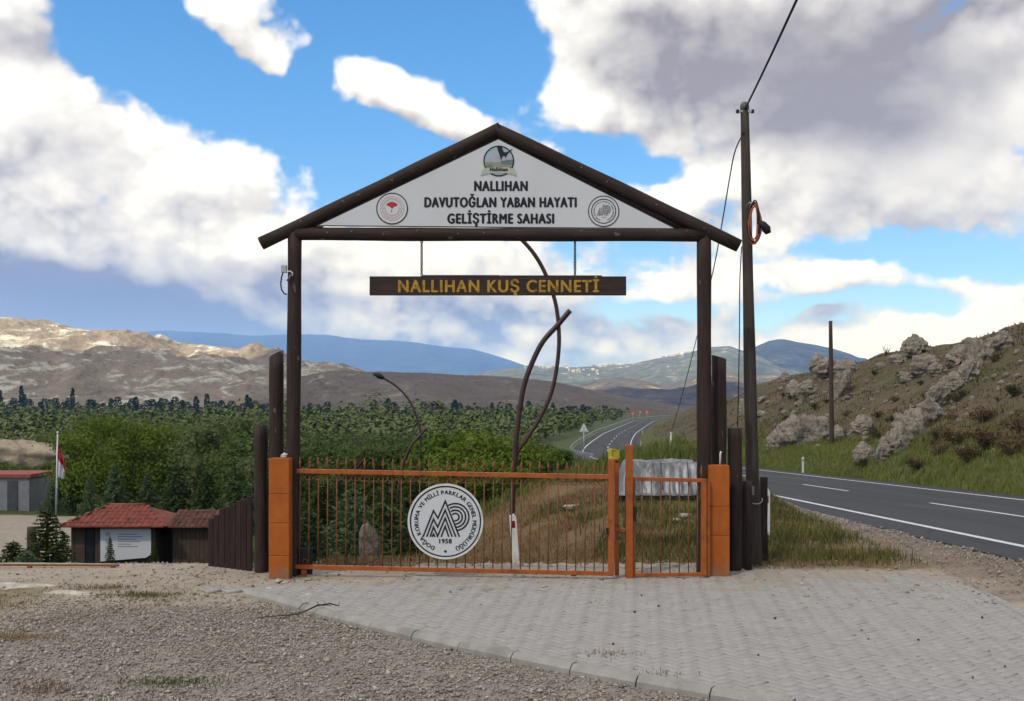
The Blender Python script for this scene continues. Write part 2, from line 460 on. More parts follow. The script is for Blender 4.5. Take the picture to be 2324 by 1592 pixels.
wood_dark = wood('stained_log', (0.014, 0.0085, 0.0068), (0.052, 0.030, 0.023))
wood_board = wood('stained_board', (0.018, 0.011, 0.009), (0.058, 0.035, 0.027), 0.35)
wood_grey = wood('weathered_pole', (0.030, 0.023, 0.018), (0.075, 0.056, 0.045), 0.6)
wood_plank = wood('hut_plank', (0.035, 0.022, 0.016), (0.10, 0.065, 0.045), 0.6)
def orange_fn(nt, b, pos, ob):
    x, y, z = xsep(nt, pos)
    n = xnoise(nt, pos, 4.0, 6, 0.65); f = xnoise(nt, pos, 26.0, 5, 0.7); w = xnoise(nt, xcomb(nt, x * 3.0, y * 3.0, z * 0.5), 4.0, 5, 0.65)
    c = xmix(nt, n.lin(0.3, 0.7), (0.31, 0.072, 0.006), (0.42, 0.108, 0.010))
    c = xmix(nt, w.sm(0.54, 0.68) * 0.45, c, (0.19, 0.062, 0.018))                        # rain streaks
    splash = (xnoise(nt, pos, 9.0, 6, 0.7) - z * 0.75).sm(0.34, 0.56)                     # mud thrown up from the ground
    c = xmix(nt, splash * 0.8, c, (0.20, 0.13, 0.08))
    chip = (f * 0.7 + n * 0.3).sm(0.665, 0.68)
    c = xmix(nt, chip, c, (0.33, 0.29, 0.25))
    setc(nt, b, c); bump(nt, b, f * 0.6 + n * 0.4 - chip * 0.4, 0.45, 0.012)
orange = mat('orange_paint', orange_fn, 0.6)
orange_steel = plain('orange_steel', (0.33, 0.085, 0.016), 0.42, 0.18, 9.0, 0.1, 90.0, dirt=((0.12, 0.045, 0.02), 0.6))
bar_steel = plain('rusty_orange_bar', (0.20, 0.068, 0.024), 0.55, 0.35, 14.0, 0.1, 90.0, dirt=((0.07, 0.03, 0.018), 0.7))
white_panel = plain('white_panel', (0.57, 0.565, 0.56), 0.45, 0.025, 1.3, 0.0, dirt=((0.49, 0.48, 0.455), 0.3))
white_paint = plain('white_paint', (0.62, 0.61, 0.58), 0.55, 0.07, 6.0, 0.05, dirt=((0.33, 0.30, 0.26), 0.5))
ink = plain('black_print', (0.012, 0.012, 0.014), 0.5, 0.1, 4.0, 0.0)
yellow_letter = plain('yellow_letter_paint', (0.40, 0.22, 0.018), 0.55, 0.25, 18.0, 0.1, dirt=((0.10, 0.06, 0.02), 0.7))
lamp_metal = plain('lamp_pole_paint', (0.045, 0.016, 0.014), 0.45, 0.25, 9.0, 0.1, metal=0.0, spec=0.5)
dark_metal = plain('dark_metal', (0.03, 0.03, 0.032), 0.5, 0.2, 12.0, 0.1, metal=0.6)
galv = plain('galvanised_steel', (0.38, 0.39, 0.40), 0.42, 0.15, 7.0, 0.05, metal=0.7)
black_rubber = plain('black_rubber', (0.012, 0.012, 0.013), 0.6, 0.2, 12.0, 0.1)
concrete = plain('kerb_concrete', (0.29, 0.27, 0.24), 0.9, 0.16, 5.0, 0.5, 70.0, dirt=((0.19, 0.165, 0.135), 0.6))

# ------------------------------------------------------------------ terrain heights
_ys = np.arange(-120.0, 1500.0, 2.0)
_xl = np.interp(_ys, [-120, 112, 135, 150, 184, 235, 384, 528, 700, 1000, 1500], [8.8, 8.8, 9.2, 9.9, 13.7, 20.5, 45, 92, 165, 320, 620])
_k = np.ones(17) / 17
_xl = np.convolve(np.pad(_xl, 8, mode='edge'), _k, 'valid')
_zr = np.interp(_ys, [-120, 118, 150, 190, 1500], [5.6, -3.92, -4.7, -4.9, -4.9])
_zr = np.convolve(np.pad(_zr, 8, mode='edge'), _k, 'valid')
def road_left(y): return np.interp(y, _ys, _xl)          # the white edge line on the gate's side
def road_z(y): return np.interp(y, _ys, _zr)
def road_w(y):
    s = (road_left(np.asarray(y) + 2) - road_left(np.asarray(y) - 2)) / 4
    return np.sqrt(1 + s * s)
CP = np.array([  # ground inside the gate: x, y, z
    (0, 19, -.40), (-3.9, 36, -2.9), (-9.4, 60, -5.2), (-23, 85, -6.8), (-17, 47, -4.85), (-13, 47, -4.8), (-20, 47, -4.9), (-30, 75, -6.1), (-45, 80, -6.2), (-30, 58, -5.7),
    (-12, 30, -3.6), (-20, 30, -4.4), (-9, 22, -2.4), (-14, 22, -3.0), (-6, 19, -.9), (-10, 19, -1.2), (-15, 18.5, -1.2), (-22, 22, -3.2), (-30, 35, -4.8), (-60, 60, -6), (-60, 30, -5),
    (3, 25, .30), (1, 28, .35), (2, 22, .12), (-1.6, 22, -1.1), (-3, 25, -2.0), (-2.6, 20, -.95), (3.6, 28, .45), (5, 22, .05),
    (6, 40, .95), (5.4, 36, .75), (7, 31, .3), (7.4, 24, .02), (4, 33, .5), (7.2, 44, .5), (4.5, 45, .2), (1.5, 38, -.6), (-1, 33, -1.5),
    (0, 50, -2.0), (2.5, 60, -1.9), (4, 90, -3.4), (6, 115, -4.5), (0, 80, -4.2), (-5, 100, -6.4), (-5, 45, -3.3), (6, 70, -2.1), (3, 115, -5.0), (-12, 100, -7.4),
    (4, 135, -6), (-5, 140, -9), (-30, 130, -9.5), (-60, 120, -8.5), (-70, 90, -7), (-100, 120, -9), (-100, 60, -6), (8, 17.0, 0), (3, 17.0, .06), (-2, 17.0, -.06), (-8, 17.0, -.14), (-14, 17, -.2), (-30, 17, -1)])
def _rbf_fit():
    d = np.linalg.norm(CP[:, None, :2] - CP[None, :, :2], axis=-1)
    n = len(CP); A = np.zeros((n + 3, n + 3)); A[:n, :n] = d + np.eye(n) * 0.15
    A[:n, n] = A[n, :n] = 1; A[:n, n + 1:] = CP[:, :2]; A[n + 1:, :n] = CP[:, :2].T
    return np.linalg.solve(A, np.concatenate([CP[:, 2], [0, 0, 0]]))
_RW = _rbf_fit()
def inner(x, y):
    z = _RW[-3] + _RW[-2] * x + _RW[-1] * y
    for k in range(len(CP)): z = z + _RW[k] * np.hypot(x - CP[k, 0], y - CP[k, 1])
    return z
def hill(x, y, d):
    """rocky slope to the right of the road; d = metres beyond the far edge line"""
    fade = np.interp(y, [-200, 20, 60, 100, 150, 220, 400, 700, 1200], [9, 10.5, 10.5, 10.4, 10.8, 8.0, 7, 6, 4])
    up = sstep(1.2, 25, d)
    z = fade * (0.12 * sstep(0.5, 4, d) + 0.88 * up) + np.clip(d - 22, 0, 60) * 0.13 * sstep(260, 90, y)
    z = z + fbm(x * 0.09, y * 0.09, 4) * 1.1 * sstep(3, 14, d) + fbm(x * 0.4, y * 0.4, 3) * 0.28 * sstep(1.5, 6, d)
    return z
def H(x, y):
    x, y = np.asarray(x, float), np.asarray(y, float)
    xl, zr, w = road_left(y), road_z(y), road_w(y)
    dl = (xl - x) / w                      # metres to the gate's side of the near edge line
    dr = (x - xl) / w - 7.0                # metres beyond the far edge line
    # valley side
    yc = np.clip(y, 17, 150); xc = np.clip(x, -110, 9)
    zi = inner(xc, yc)
    zi = zi * sstep(16.6, 18.2, y)
    valley = -12 + fbm(x * 0.01, y * 0.01, 3) * 1.2
    f = sstep(100, 190, np.hypot(np.maximum(y, 0), np.minimum(x + 5, 0)))
    z = zi * (1 - f) + valley * f
    z = z + fbm(x * 0.5, y * 0.5, 4) * 0.10 * sstep(18, 24, y) + fbm(x * 2.2, y * 2.2, 3) * 0.03 * sstep(17.6, 20, y)
    # road with its verges
    run = np.interp(y, [-100, 17, 45, 90, 130, 300, 700], [2.2, 2.0, 1.6, 3, 9, 22, 40])
    base = zr - 0.07 + (0.055 + fbm(x * 1.4, y * 1.4, 3) * 0.02) * sstep(0.85, 1.05, dl)
    # the forecourt side stays level up to the road's shoulder
    t = sstep(0.9, 0.9 + run, dl)
    zl = base * (1 - t) + z * t
    zright = zr - 0.07 + hill(x, y, dr) * sstep(1.0, 2.5, dr)
    zz = np.where(dl > 0, zl, np.where(dr > 0, zright, zr - 0.07))
    far = sstep(1100, 1400, np.hypot(x, y))
    return zz * (1 - far) + -12 * far

# ------------------------------------------------------------------ ground sheet (polar net round the camera's foot, to the horizon)
def ground_cover(x, y, z):
    """what covers the ground: returns rgb"""
    n1, n2, n3 = fbm(x * 0.25, y * 0.25, 4), fbm(x * 1.3, y * 1.3, 4), fbm(x * 0.06 + 5, y * 0.06, 3)
    def C(*c): return np.array(c)
    dust, dry, brown, green, lush, gravel = C(.33, .275, .21), C(.185, .145, .07), C(.115, .066, .036), C(.050, .060, .018), C(.045, .075, .014), C(.245, .21, .18)
    out = np.empty(x.shape + (3,)); out[:] = gravel
    def put(c, m): out[:] = out * (1 - m[..., None]) + c * m[..., None]
    dl = (road_left(y) - x) / road_w(y); dr = -dl - 7.0
    # forecourt earth: gravel near the camera, dust towards the gate
    put(dust, sstep(12.6, 14.2, y + n2 * 1.2 + np.clip(-x - 4, 0, 3) * 0.5))
    put(dry, sstep(-5.6, -6.6, x + n1 * 1.0) * sstep(10.6, 11.6, y + n2) * sstep(15.2, 14.6, y + n2 * .5) * 0.8)
    # behind the gate: dry slope, then green
    inn = sstep(15.9, 16.5, y + n2 * .4) * sstep(-4.4, -3.8, x) + sstep(17.0, 18, y) * sstep(-3.8, -4.4, x)
    put(brown * 0.9 + dry * 0.25, inn)
    put(dry, inn * sstep(0.1, 0.5, n1 + n2 * .5) * 0.75)
    put(green, inn * sstep(28, 36, y + n1 * 5))
    put(lush, inn * sstep(40, 60, y + n1 * 8) * sstep(0.15, 0.5, n2 + .3))
    put(green * 0.6, inn * sstep(-1.2, -2.5, x + n1) * sstep(60, 50, y))
    put(C(.30, .25, .195), sstep(-17.5, -19, x + n2 * .5) * sstep(48, 50, y) * sstep(84, 82, y) * sstep(-60, -58, x))
    put(C(.075, .088, .034), sstep(110, 160, np.hypot(x, y) + n1 * 20) * (dl > 0))
    # roadside
    put(C(.20, .155, .12), (dl > -0.5) * sstep(3.0, 1.6, dl + n2 * .6) * sstep(120, 90, y))
    put(lush * 0.55 + dry * 0.35, (dr > 0.5) * 1.0)
    hillm = sstep(3.5, 7.5, dr + n1 * 2.5)
    put(C(.098, .079, .047), hillm)
    put(C(.078, .070, .032), hillm * sstep(-.05, .35, n1 + n3 * .5))
    put(C(.112, .080, .048), hillm * sstep(.15, .5, n2 * .6 + fbm(x * .12 + 40, y * .12, 3)))
    put(C(.12, .095, .07), sstep(1000, 1500, np.hypot(x, y)))
    return out
def build_ground():
    az = np.concatenate([np.radians(np.arange(-44, 44.01, 0.17)), np.radians(np.arange(49, 316, 5.0))])
    r = np.concatenate([[0.0], np.linspace(1.0, 12, 18), 12 * 1.0105 ** np.arange(1, 441), ])
    far = r[-1] * 1.06 ** np.arange(1, 56); far = far[far < 24500]
    r = np.concatenate([r, far, [25000.0]])
    A, Rr = np.meshgrid(az, r)
    x, y = Rr * np.sin(A), Rr * np.cos(A)
    z = H(x, y)
    dz = np.where((y > 5) & (y < 17) & (x > -8.5) & (x < 14), fbm(x * 1.1, y * 1.1, 4) * 0.012, 0)
    z = z + dz - 0.012
    v = np.stack([x, y, z], -1).reshape(-1, 3)
    nr, na = len(r), len(az)
    i, j = np.meshgrid(np.arange(nr - 1), np.arange(na), indexing='ij')
    j2 = (j + 1) % na
    f = np.stack([i * na + j, i * na + j2, (i + 1) * na + j2, (i + 1) * na + j], -1).reshape(-1, 4)[:, ::-1]
    me = npmesh('ground', v, f, None, True)
    col = ground_cover(x, y, z).reshape(-1, 3)
    a = me.color_attributes.new('cover', 'FLOAT_COLOR', 'POINT')
    a.data.foreach_set('color', np.concatenate([col, np.ones((len(col), 1))], 1).astype(np.float32).ravel())
    def fn(nt, b, pos, ob):
        at = xnode(nt, 'ShaderNodeAttribute', attribute_name='cover')
        c = X(nt, at.outputs['Color'])
        n = xnoise(nt, pos, 3.0, 8, 0.68); g = xnoise(nt, pos, 34.0, 4, 0.7); l = xnoise(nt, pos, 0.35, 5, 0.6)
        k = (n * 0.5 + g * 0.3 + l * 0.2).lin(0.30, 0.70, 0.55, 1.45)
        c = xmix(nt, 1.0, c, xcomb(nt, k, k, k), 'MULTIPLY')
        peb = xvoro(nt, pos, 22.0).sm(0.10, 0.22, 1.0, 0.0) * xnoise(nt, pos, 5.0, 3).sm(0.5, 0.6)
        c = xmix(nt, peb * 0.5, c, (0.30, 0.27, 0.235))
        setc(nt, b, c)
        bump(nt, b, n * 0.5 + g * 0.5, 0.5, 0.05)
    me.materials.append(mat('ground_soil', fn, 0.95, spec=0.1))
    return tag(obj('ground', me), kind='structure')
ground = build_ground()

# ------------------------------------------------------------------ road
def asphalt_fn(nt, b, pos, ob):
    n = xnoise(nt, pos, 160.0, 3, 0.7); w = xnoise(nt, xvec(nt, pos, scale=(1, 0.08, 1)), 0.9, 5, 0.6); c2 = xnoise(nt, pos, 0.6, 5, 0.6)
    c = xmix(nt, (n * 0.5 + w * 0.35 + c2 * 0.15).lin(0.35, 0.65), (0.036, 0.035, 0.037), (0.066, 0.064, 0.066))
    # fine cracks sealed with tar
    crk = xvoro(nt, xvec(nt, pos, scale=(1, 0.35, 1)), 0.42, 'DISTANCE_TO_EDGE').sm(0.0, 0.012, 1.0, 0.0) * c2.sm(0.5, 0.6)
    c = xmix(nt, crk * 0.6, c, (0.018, 0.018, 0.018))
    x = xsep(nt, pos)[0]
    tr = ((x - 10.55).abs().sm(0.9, 0.35, 0.0, 1.0) if False else xnoise(nt, xvec(nt, pos, scale=(1.0, 0.012, 0.0)), 1.6, 3, 0.5).sm(0.45, 0.62))
    c = xmix(nt, tr * 0.35, c, (0.028, 0.027, 0.028))
    pt = xnoise(nt, xvec(nt, pos, scale=(0.5, 0.12, 0)), 0.8, 2, 0.4).sm(0.60, 0.62)
    c = xmix(nt, pt * 0.35, c, (0.085, 0.082, 0.080))
    setc(nt, b, c); bump(nt, b, n, 0.35, 0.008)
asphalt = mat('asphalt', asphalt_fn, 0.85, spec=0.25)
def paint_fn(nt, b, pos, ob):
    w = xnoise(nt, pos, 14.0, 6, 0.7)
    setc(nt, b, xmix(nt, w.sm(0.50, 0.66) * 0.8, (0.62, 0.62, 0.60), (0.13, 0.13, 0.13)))
road_paint = mat('road_paint', paint_fn, 0.7)
def strip(name, off0, off1, y0, y1, dz, m, parent=None, step=1.0, ragged=0.0):
    ys = np.arange(y0, y1 + step * .5, step)
    xl, w, z = road_left(ys), road_w(ys), road_z(ys)
    cols = np.linspace(off0, off1, 5 if off1 - off0 > 1 else 2)
    rag = (fbm(ys * 0.9, ys * 0.13, 4) * ragged, fbm(ys * 0.9 + 40, ys * 0.11, 4) * ragged)
    vs = []
    for k, c in enumerate(cols):
        e = rag[0] if k == 0 else rag[1] if k == len(cols) - 1 else 0
        camber = 0.0
        vs.append(np.stack([xl + (c + e) * w, ys, z + dz + camber], -1))
    v = np.stack(vs, 1).reshape(-1, 3); n, m_ = len(ys), len(cols)
    f = [(i * m_ + k, i * m_ + k + 1, (i + 1) * m_ + k + 1, (i + 1) * m_ + k) for i in range(n - 1) for k in range(m_ - 1)]
    return obj(name, npmesh(name, v, f, m), parent)
road = tag(strip('road', -1.1, 8.3, -60, 900, 0.0, asphalt, step=0.5, ragged=0.10), kind='structure')
strip('edge_line', -0.09, 0.09, -60, 900, 0.006, road_paint, road)
strip('edge_line', 6.92, 7.08, -60, 900, 0.006, road_paint, road)
for k in range(-3, 30):
    strip('lane_dash', 3.43, 3.57, 24.9 + 13.5 * k, 30.9 + 13.5 * k, 0.006, road_paint, road)

# ------------------------------------------------------------------ hills and mountains
o_grid = {}
def ridge(name, crest, Y0, Yc, Yb, base, erosion, m, da=0.06, nr=130, u0=None, u1=None, shape=1.0, kind='structure'):
    us = np.arange(u0, u1, FPX * R(da)); a = np.arctan((us - UC) / FPX)
    cv = np.interp(us, [c[0] for c in crest], [c[1] for c in crest])
    cv = np.convolve(np.pad(cv, 10, mode='edge'), np.ones(21) / 21, 'valid')
    t = np.concatenate([np.linspace(0, 1, nr), np.linspace(1, 2, 16)[1:]])
    T, A = np.meshgrid(t, a, indexing='ij'); CV = np.broadcast_to(cv, T.shape)
    Yd = np.where(T <= 1, Y0 + (Yc - Y0) * T, Yc + (Yb - Yc) * (T - 1))
    x = Yd * np.tan(A); zc = CAM_H + (VH - CV) / FPX * Yc
    s = np.where(T <= 1, np.sin(np.clip(T, 0, 1) ** shape * math.pi / 2), np.cos(np.clip(T - 1, 0, 1) * math.pi / 2))
    z = base + (zc - base) * s
    fall = sstep(0.0, 0.15, T) * (0.35 + 0.65 * sstep(1.0, 0.72, np.where(T < 1, T, 2 - T)))
    z = z + erosion(x, Yd, zc - base) * fall
    v = np.stack([x, Yd, z], -1).reshape(-1, 3); nn, mm = T.shape
    i, j = np.meshgrid(np.arange(nn - 1), np.arange(mm - 1), indexing='ij')
    f = np.stack([i * mm + j, i * mm + j + 1, (i + 1) * mm + j + 1, (i + 1) * mm + j], -1).reshape(-1, 4)
    o = tag(obj(name, npmesh(name, v, f, m, True)), kind=kind)
    o_grid[name, u0] = (us, t, x, Yd, z)
    return o
def marl(name, cols, scale, patch=0.55):
    """bare eroded marl: banded pale exposures, dark gully lines and dots of scrub"""
    def fn(nt, b, pos, ob):
        x, y, z = xsep(nt, pos)
        flat = xcomb(nt, x, y * 0.45, z * 2.2)
        big = xnoise(nt, flat, scale * 0.4, 7, 0.62, 1.0)
        mid = xnoise(nt, flat, scale * 1.3, 7, 0.66, 1.4)
        fin = xnoise(nt, pos, scale * 7, 5, 0.72)
        c = xmix(nt, (big * 0.35 + mid * 0.35 + fin * 0.3).lin(0.40, 0.60), cols[0], cols[1])
        pale = (mid * 0.65 + big * 0.35).sm(patch - 0.02, patch + 0.03) * fin.sm(0.34, 0.5)
        c = xmix(nt, pale, c, cols[2])
        ln = (xnoise(nt, xcomb(nt, x * 1.6 + z * 2.0, y * 0.4, z * 1.2), scale * 0.9, 5, 0.6, 0.8) - 0.5).abs().sm(0.0, 0.022, 1.0, 0.0)
        c = xmix(nt, ln * 0.65 * big.sm(0.42, 0.55), c, cols[3])
        dots = xvoro(nt, pos, scale * 11).sm(0.14, 0.26, 1.0, 0.0) * mid.sm(0.40, 0.56, 1.0, 0.0)
        c = xmix(nt, dots * 0.75, c, mul(cols[3], 0.7))
        setc(nt, b, c); bump(nt, b, mid + fin * 0.35, 0.9, 9.0)
    return mat(name, fn, 0.95, spec=0.05)
def gully(amp, sc):
    return lambda x, y, h: (ridged(x * sc, y * sc * 0.45, 5, 0.52) - 0.62) * amp * np.clip(h / 80, 0.25, 1.3) + fbm(x * sc * 3, y * sc * 3, 3) * amp * 0.10
marl_m = marl('marl_slope', ((0.17, 0.138, 0.102), (0.265, 0.22, 0.165), (0.40, 0.385, 0.32), (0.095, 0.078, 0.056)), 0.012, 0.525)
brown_m = marl('brown_slope', ((0.105, 0.085, 0.068), (0.155, 0.128, 0.10), (0.24, 0.215, 0.175), (0.065, 0.055, 0.04)), 0.016, 0.575)
ridge('hill', [(-900, 650), (-500, 690), (-200, 715), (0, 737), (100, 750), (200, 765), (300, 775), (400, 790), (500, 797), (600, 803), (700, 826), (780, 842), (850, 862), (950, 890), (1050, 925), (1200, 950)],
      960, 2150, 3000, -14, gully(44, 0.0075), marl_m, u0=-900, u1=1150, shape=1.15)
ridge('hill', [(500, 900), (620, 862), (700, 850), (760, 847), (850, 850), (950, 850), (1050, 853), (1150, 858), (1250, 868), (1350, 888), (1430, 905), (1520, 918), (1650, 930), (1900, 945)],
      900, 1500, 1900, -14, gully(20, 0.010), brown_m, u0=520, u1=1880, shape=1.0)
def forest_fn(c0, c1, c2):
    def fn(nt, b, pos, ob):
        n = xnoise(nt, pos, 0.004, 6, 0.65); f = xnoise(nt, pos, 0.02, 4, 0.7)
        c = xmix(nt, (n * .5 + f * .5).lin(0.4, 0.6), c0, c1)
        setc(nt, b, xmix(nt, f.sm(0.6, 0.68) * n.sm(0.45, 0.6), c, c2))
    return fn
far_m = mat('far_mountain', forest_fn((0.025, 0.038, 0.06), (0.045, 0.06, 0.075), (0.08, 0.09, 0.09)), 1.0, spec=0.0)
peak_m = mat('scrub_mountain', forest_fn((0.022, 0.032, 0.040), (0.060, 0.068, 0.058), (0.16, 0.15, 0.12)), 1.0, spec=0.0)
town_m = mat('pale_scrub_ridge', forest_fn((0.050, 0.062, 0.048), (0.115, 0.118, 0.092), (0.55, 0.50, 0.42)), 1.0, spec=0.0)
ochre_m = mat('ochre_scrub_hill', forest_fn((0.05, 0.055, 0.055), (0.12, 0.105, 0.085), (0.42, 0.28, 0.16)), 1.0, spec=0.0)
ridge('mountain', [(-400, 840), (0, 815), (150, 795), (220, 782), (270, 768), (330, 757), (385, 753), (450, 756), (500, 759), (560, 767), (640, 767), (720, 769), (800, 774), (900, 781), (1000, 791), (1080, 794), (1130, 811), (1190, 829), (1250, 850), (1350, 880), (1500, 905)],
      9500, 14500, 18000, -14, lambda x, y, h: (ridged(x * .0007, y * .0004, 4) - .6) * 130 * np.clip(h / 500, 0, 1), far_m, u0=-400, u1=1500, nr=40)
ridge('hill', [(850, 905), (1000, 872), (1080, 850), (1190, 835), (1250, 832), (1350, 835), (1430, 830), (1480, 815), (1550, 805), (1600, 793), (1650, 789), (1700, 800), (1800, 830), (1950, 860)],
      3900, 5600, 7000, -14, gully(30, 0.004), town_m, u0=850, u1=1950, nr=60)
ridge('mountain', [(1560, 900), (1620, 850), (1660, 810), (1700, 797), (1730, 782), (1765, 771), (1800, 775), (1850, 785), (1900, 800), (1960, 818), (2100, 850), (2324, 870), (2700, 900)],
      4300, 6300, 8000, -14, gully(45, 0.003), peak_m, u0=1560, u1=2700, nr=60)
ridge('hill', [(1180, 925), (1260, 893), (1330, 872), (1400, 858), (1450, 862), (1510, 876), (1570, 858), (1640, 846), (1720, 852), (1850, 868), (2000, 885), (2300, 905)],
      2300, 3300, 3800, -14, gully(24, 0.007), ochre_m, u0=1180, u1=2300, nr=60)

# a far town of pale houses strung along the scrub ridge
def build_town():
    us, t, x, y, z = o_grid['hill', 850]; g = np.random.default_rng(19)
    wall = plain('town_render', (.30, .28, .25), .9, .25, .02, 0.0)
    me = []
    for w, d, h in ((11, 9, 6), (16, 10, 8), (9, 9, 10)):
        me.append(MB().add([(-w/2, -d/2, -6), (w/2, -d/2, -6), (w/2, d/2, -6), (-w/2, d/2, -6), (-w/2, -d/2, h), (w/2, -d/2, h), (w/2, d/2, h), (-w/2, d/2, h), (-w/2, 0, h + 2.5), (w/2, 0, h + 2.5)],
                           [(0, 1, 5, 4), (1, 2, 6, 9, 5), (2, 3, 7, 6), (3, 0, 4, 8, 7), (4, 5, 9, 8), (6, 7, 8, 9)]).mesh('far_house', wall))
    for k in range(70):
        c_ = int(g.integers(4)); u = g.normal((1235, 1330, 1390, 1535)[c_], (28, 22, 16, 22)[c_]); tt = g.normal((.80, .62, .86, .84)[c_], .07)
        i, j = int(np.argmin(np.abs(t - tt))), int(np.argmin(np.abs(us - u)))
        tag(obj('far_house', me[int(g.integers(3))], None, (x[i, j], y[i, j], z[i, j]), (0, 0, g.uniform(-.6, .6)), g.uniform(.6, 1.2)), 'tiny pale house of the far town on the ridge', 'house', 'far town on the ridge')
build_town()

# ------------------------------------------------------------------ unseen cloud added and shaped to shade the gate (it stands towards the sun, above and behind the camera)
def build_shade_cloud():
    base = 3200.0; off = SUN_DIR * (base / SUN_DIR.z)
    gx = np.linspace(-1500, 1300, 80); gy = np.linspace(-700, 3100, 90)
    x, y = np.meshgrid(gx, gy)
    lim = np.interp(x, [-2600, -1500, -730, -450, -250, 2300], [1250, 1350, 1480, 1800, 2700, 2750])
    edge = np.minimum.reduce([lim - y, y + 450, x + 1300, 1100 - x]) + fbm(x * .004, y * .004, 3) * 90
    inside = edge > 0
    th = np.sqrt(np.clip(edge, 0, 900) / 900)
    zb = base + fbm(x * .004, y * .004, 4) * 25; zt = zb + 4 + th * (260 + fbm(x * .006 + 9, y * .006, 4) * 160)
    vx, vy = x + off.x, y + off.y
    n = x.size; idx = np.arange(n).reshape(x.shape)
    v = np.concatenate([np.stack([vx, vy, zb], -1).reshape(-1, 3), np.stack([vx, vy, zt], -1).reshape(-1, 3)])
    q = inside[:-1, :-1] & inside[1:, :-1] & inside[:-1, 1:] & inside[1:, 1:]
    a, b, c, d = idx[:-1, :-1][q], idx[:-1, 1:][q], idx[1:, 1:][q], idx[1:, :-1][q]
    f = np.concatenate([np.stack([a, d, c, b], -1), np.stack([a, b, c, d], -1) + n])
    m = bpy.data.materials.new('shade_cloud_vapour'); m.use_nodes = True; nt = m.node_tree
    for k in list(nt.nodes): nt.nodes.remove(k)
    out = nt.nodes.new('ShaderNodeOutputMaterial'); t = nt.nodes.new('ShaderNodeBsdfTranslucent'); dd = nt.nodes.new('ShaderNodeBsdfDiffuse'); mx = nt.nodes.new('ShaderNodeMixShader')
    t.inputs[0].default_value = (0.97, 0.97, 0.97, 1); dd.inputs[0].default_value = (0.9, 0.9, 0.9, 1); mx.inputs[0].default_value = 0.12
    nt.links.new(t.outputs[0], mx.inputs[1]); nt.links.new(dd.outputs[0], mx.inputs[2])
    tr = nt.nodes.new('ShaderNodeBsdfTransparent'); m2 = nt.nodes.new('ShaderNodeMixShader'); m2.inputs[0].default_value = 0.42     # thinned so a dim sun still brightens the near ground
    nt.links.new(mx.outputs[0], m2.inputs[1]); nt.links.new(tr.outputs[0], m2.inputs[2]); nt.links.new(m2.outputs[0], out.inputs[0])
    return tag(obj('cloud', npmesh('cloud', v, f, m, True)), kind='structure')  # out of view, added to shade the near ground
build_shade_cloud()

# ------------------------------------------------------------------ lettering
_TX = {}
def glyphs(body, bold=0.0, shear=0.0, space=1.0):
    """verts (x, z) and faces of a line of text of size 1, cached"""
    key = (body, bold, shear, space)
    if key not in _TX:
        c = bpy.data.curves.new('lettering', 'FONT'); c.body = body; c.size = 1.0; c.offset = bold; c.shear = shear; c.space_character = space; c.resolution_u = 4
        o = bpy.data.objects.new('lettering', c); COL.objects.link(o)
        dg = bpy.context.evaluated_depsgraph_get(); dg.update()
        me = bpy.data.meshes.new_from_object(o.evaluated_get(dg))
        _TX[key] = ([(v.co.x, v.co.y) for v in me.vertices], [tuple(p.vertices) for p in me.polygons])
        bpy.data.objects.remove(o); bpy.data.curves.remove(c); bpy.data.meshes.remove(me)
    return _TX[key]
def text_into(mb, body, cx, z0, y, width=None, height=None, bold=0.0, thick=0.0):
    v, f = glyphs(body, bold, 0.0, 1.16 if thick else 1.0)
    xs = [p[0] for p in v]; w = max(xs) - min(xs)
    ch = glyphs('H', bold)[0]; h0 = max(p[1] for p in ch) - min(p[1] for p in ch)
    sx = width / w if width else height / h0
    sz = height / h0 if height else sx
    x0 = cx - (max(xs) + min(xs)) / 2 * sx; zb = min(p[1] for p in ch)
    for k, (ox, oz) in enumerate(((0, 0), (-1, 0), (1, 0), (0, .6), (0, -.6)) if thick else ((0, 0),)):     # heavy strokes
        mb.add([(x0 + p[0] * sx + ox * thick, y - k * .0002, z0 + (p[1] - zb) * sz + oz * thick) for p in v], f)
def arc_text(mb, body, cx, cz, r, a0, a1, h, y, bold=0.0):
    """letters on a circle, tops outward, a = degrees clockwise from the top"""
    ch = glyphs('H', bold)[0]; h0 = max(p[1] for p in ch) - min(p[1] for p in ch); s = h / h0
    adv = []
    for c in body:
        if c == ' ': adv.append((0, 0.34)); continue
        xs = [p[0] for p in glyphs(c, bold)[0]]; adv.append((min(xs), max(xs) - min(xs) + 0.10))
    tot = sum(q for _, q in adv); t = 0.0
    for c, (x0, w) in zip(body, adv):
        if c != ' ':
            a = R(a0 + (a1 - a0) * (t + w / 2) / tot)
            ca, sa = math.cos(a), math.sin(a); v, f = glyphs(c, bold)
            k = (a1 - a0) / 360 * 2 * math.pi * r / tot
            pts = []
            for px, pz in v:
                lx, lz = (px - x0 - (w - 0.10) / 2) * k, r + pz * s
                pts.append((cx + lx * ca + lz * sa, y, cz - lx * sa + lz * ca))
            for q, (ox, oz) in enumerate(((0, 0), (ca, -sa), (-ca, sa), (sa * .6, ca * .6))): mb.add([(p[0] + ox * h * .055, p[1] - q * .0002, p[2] + oz * h * .055) for p in pts], f)
        t += w
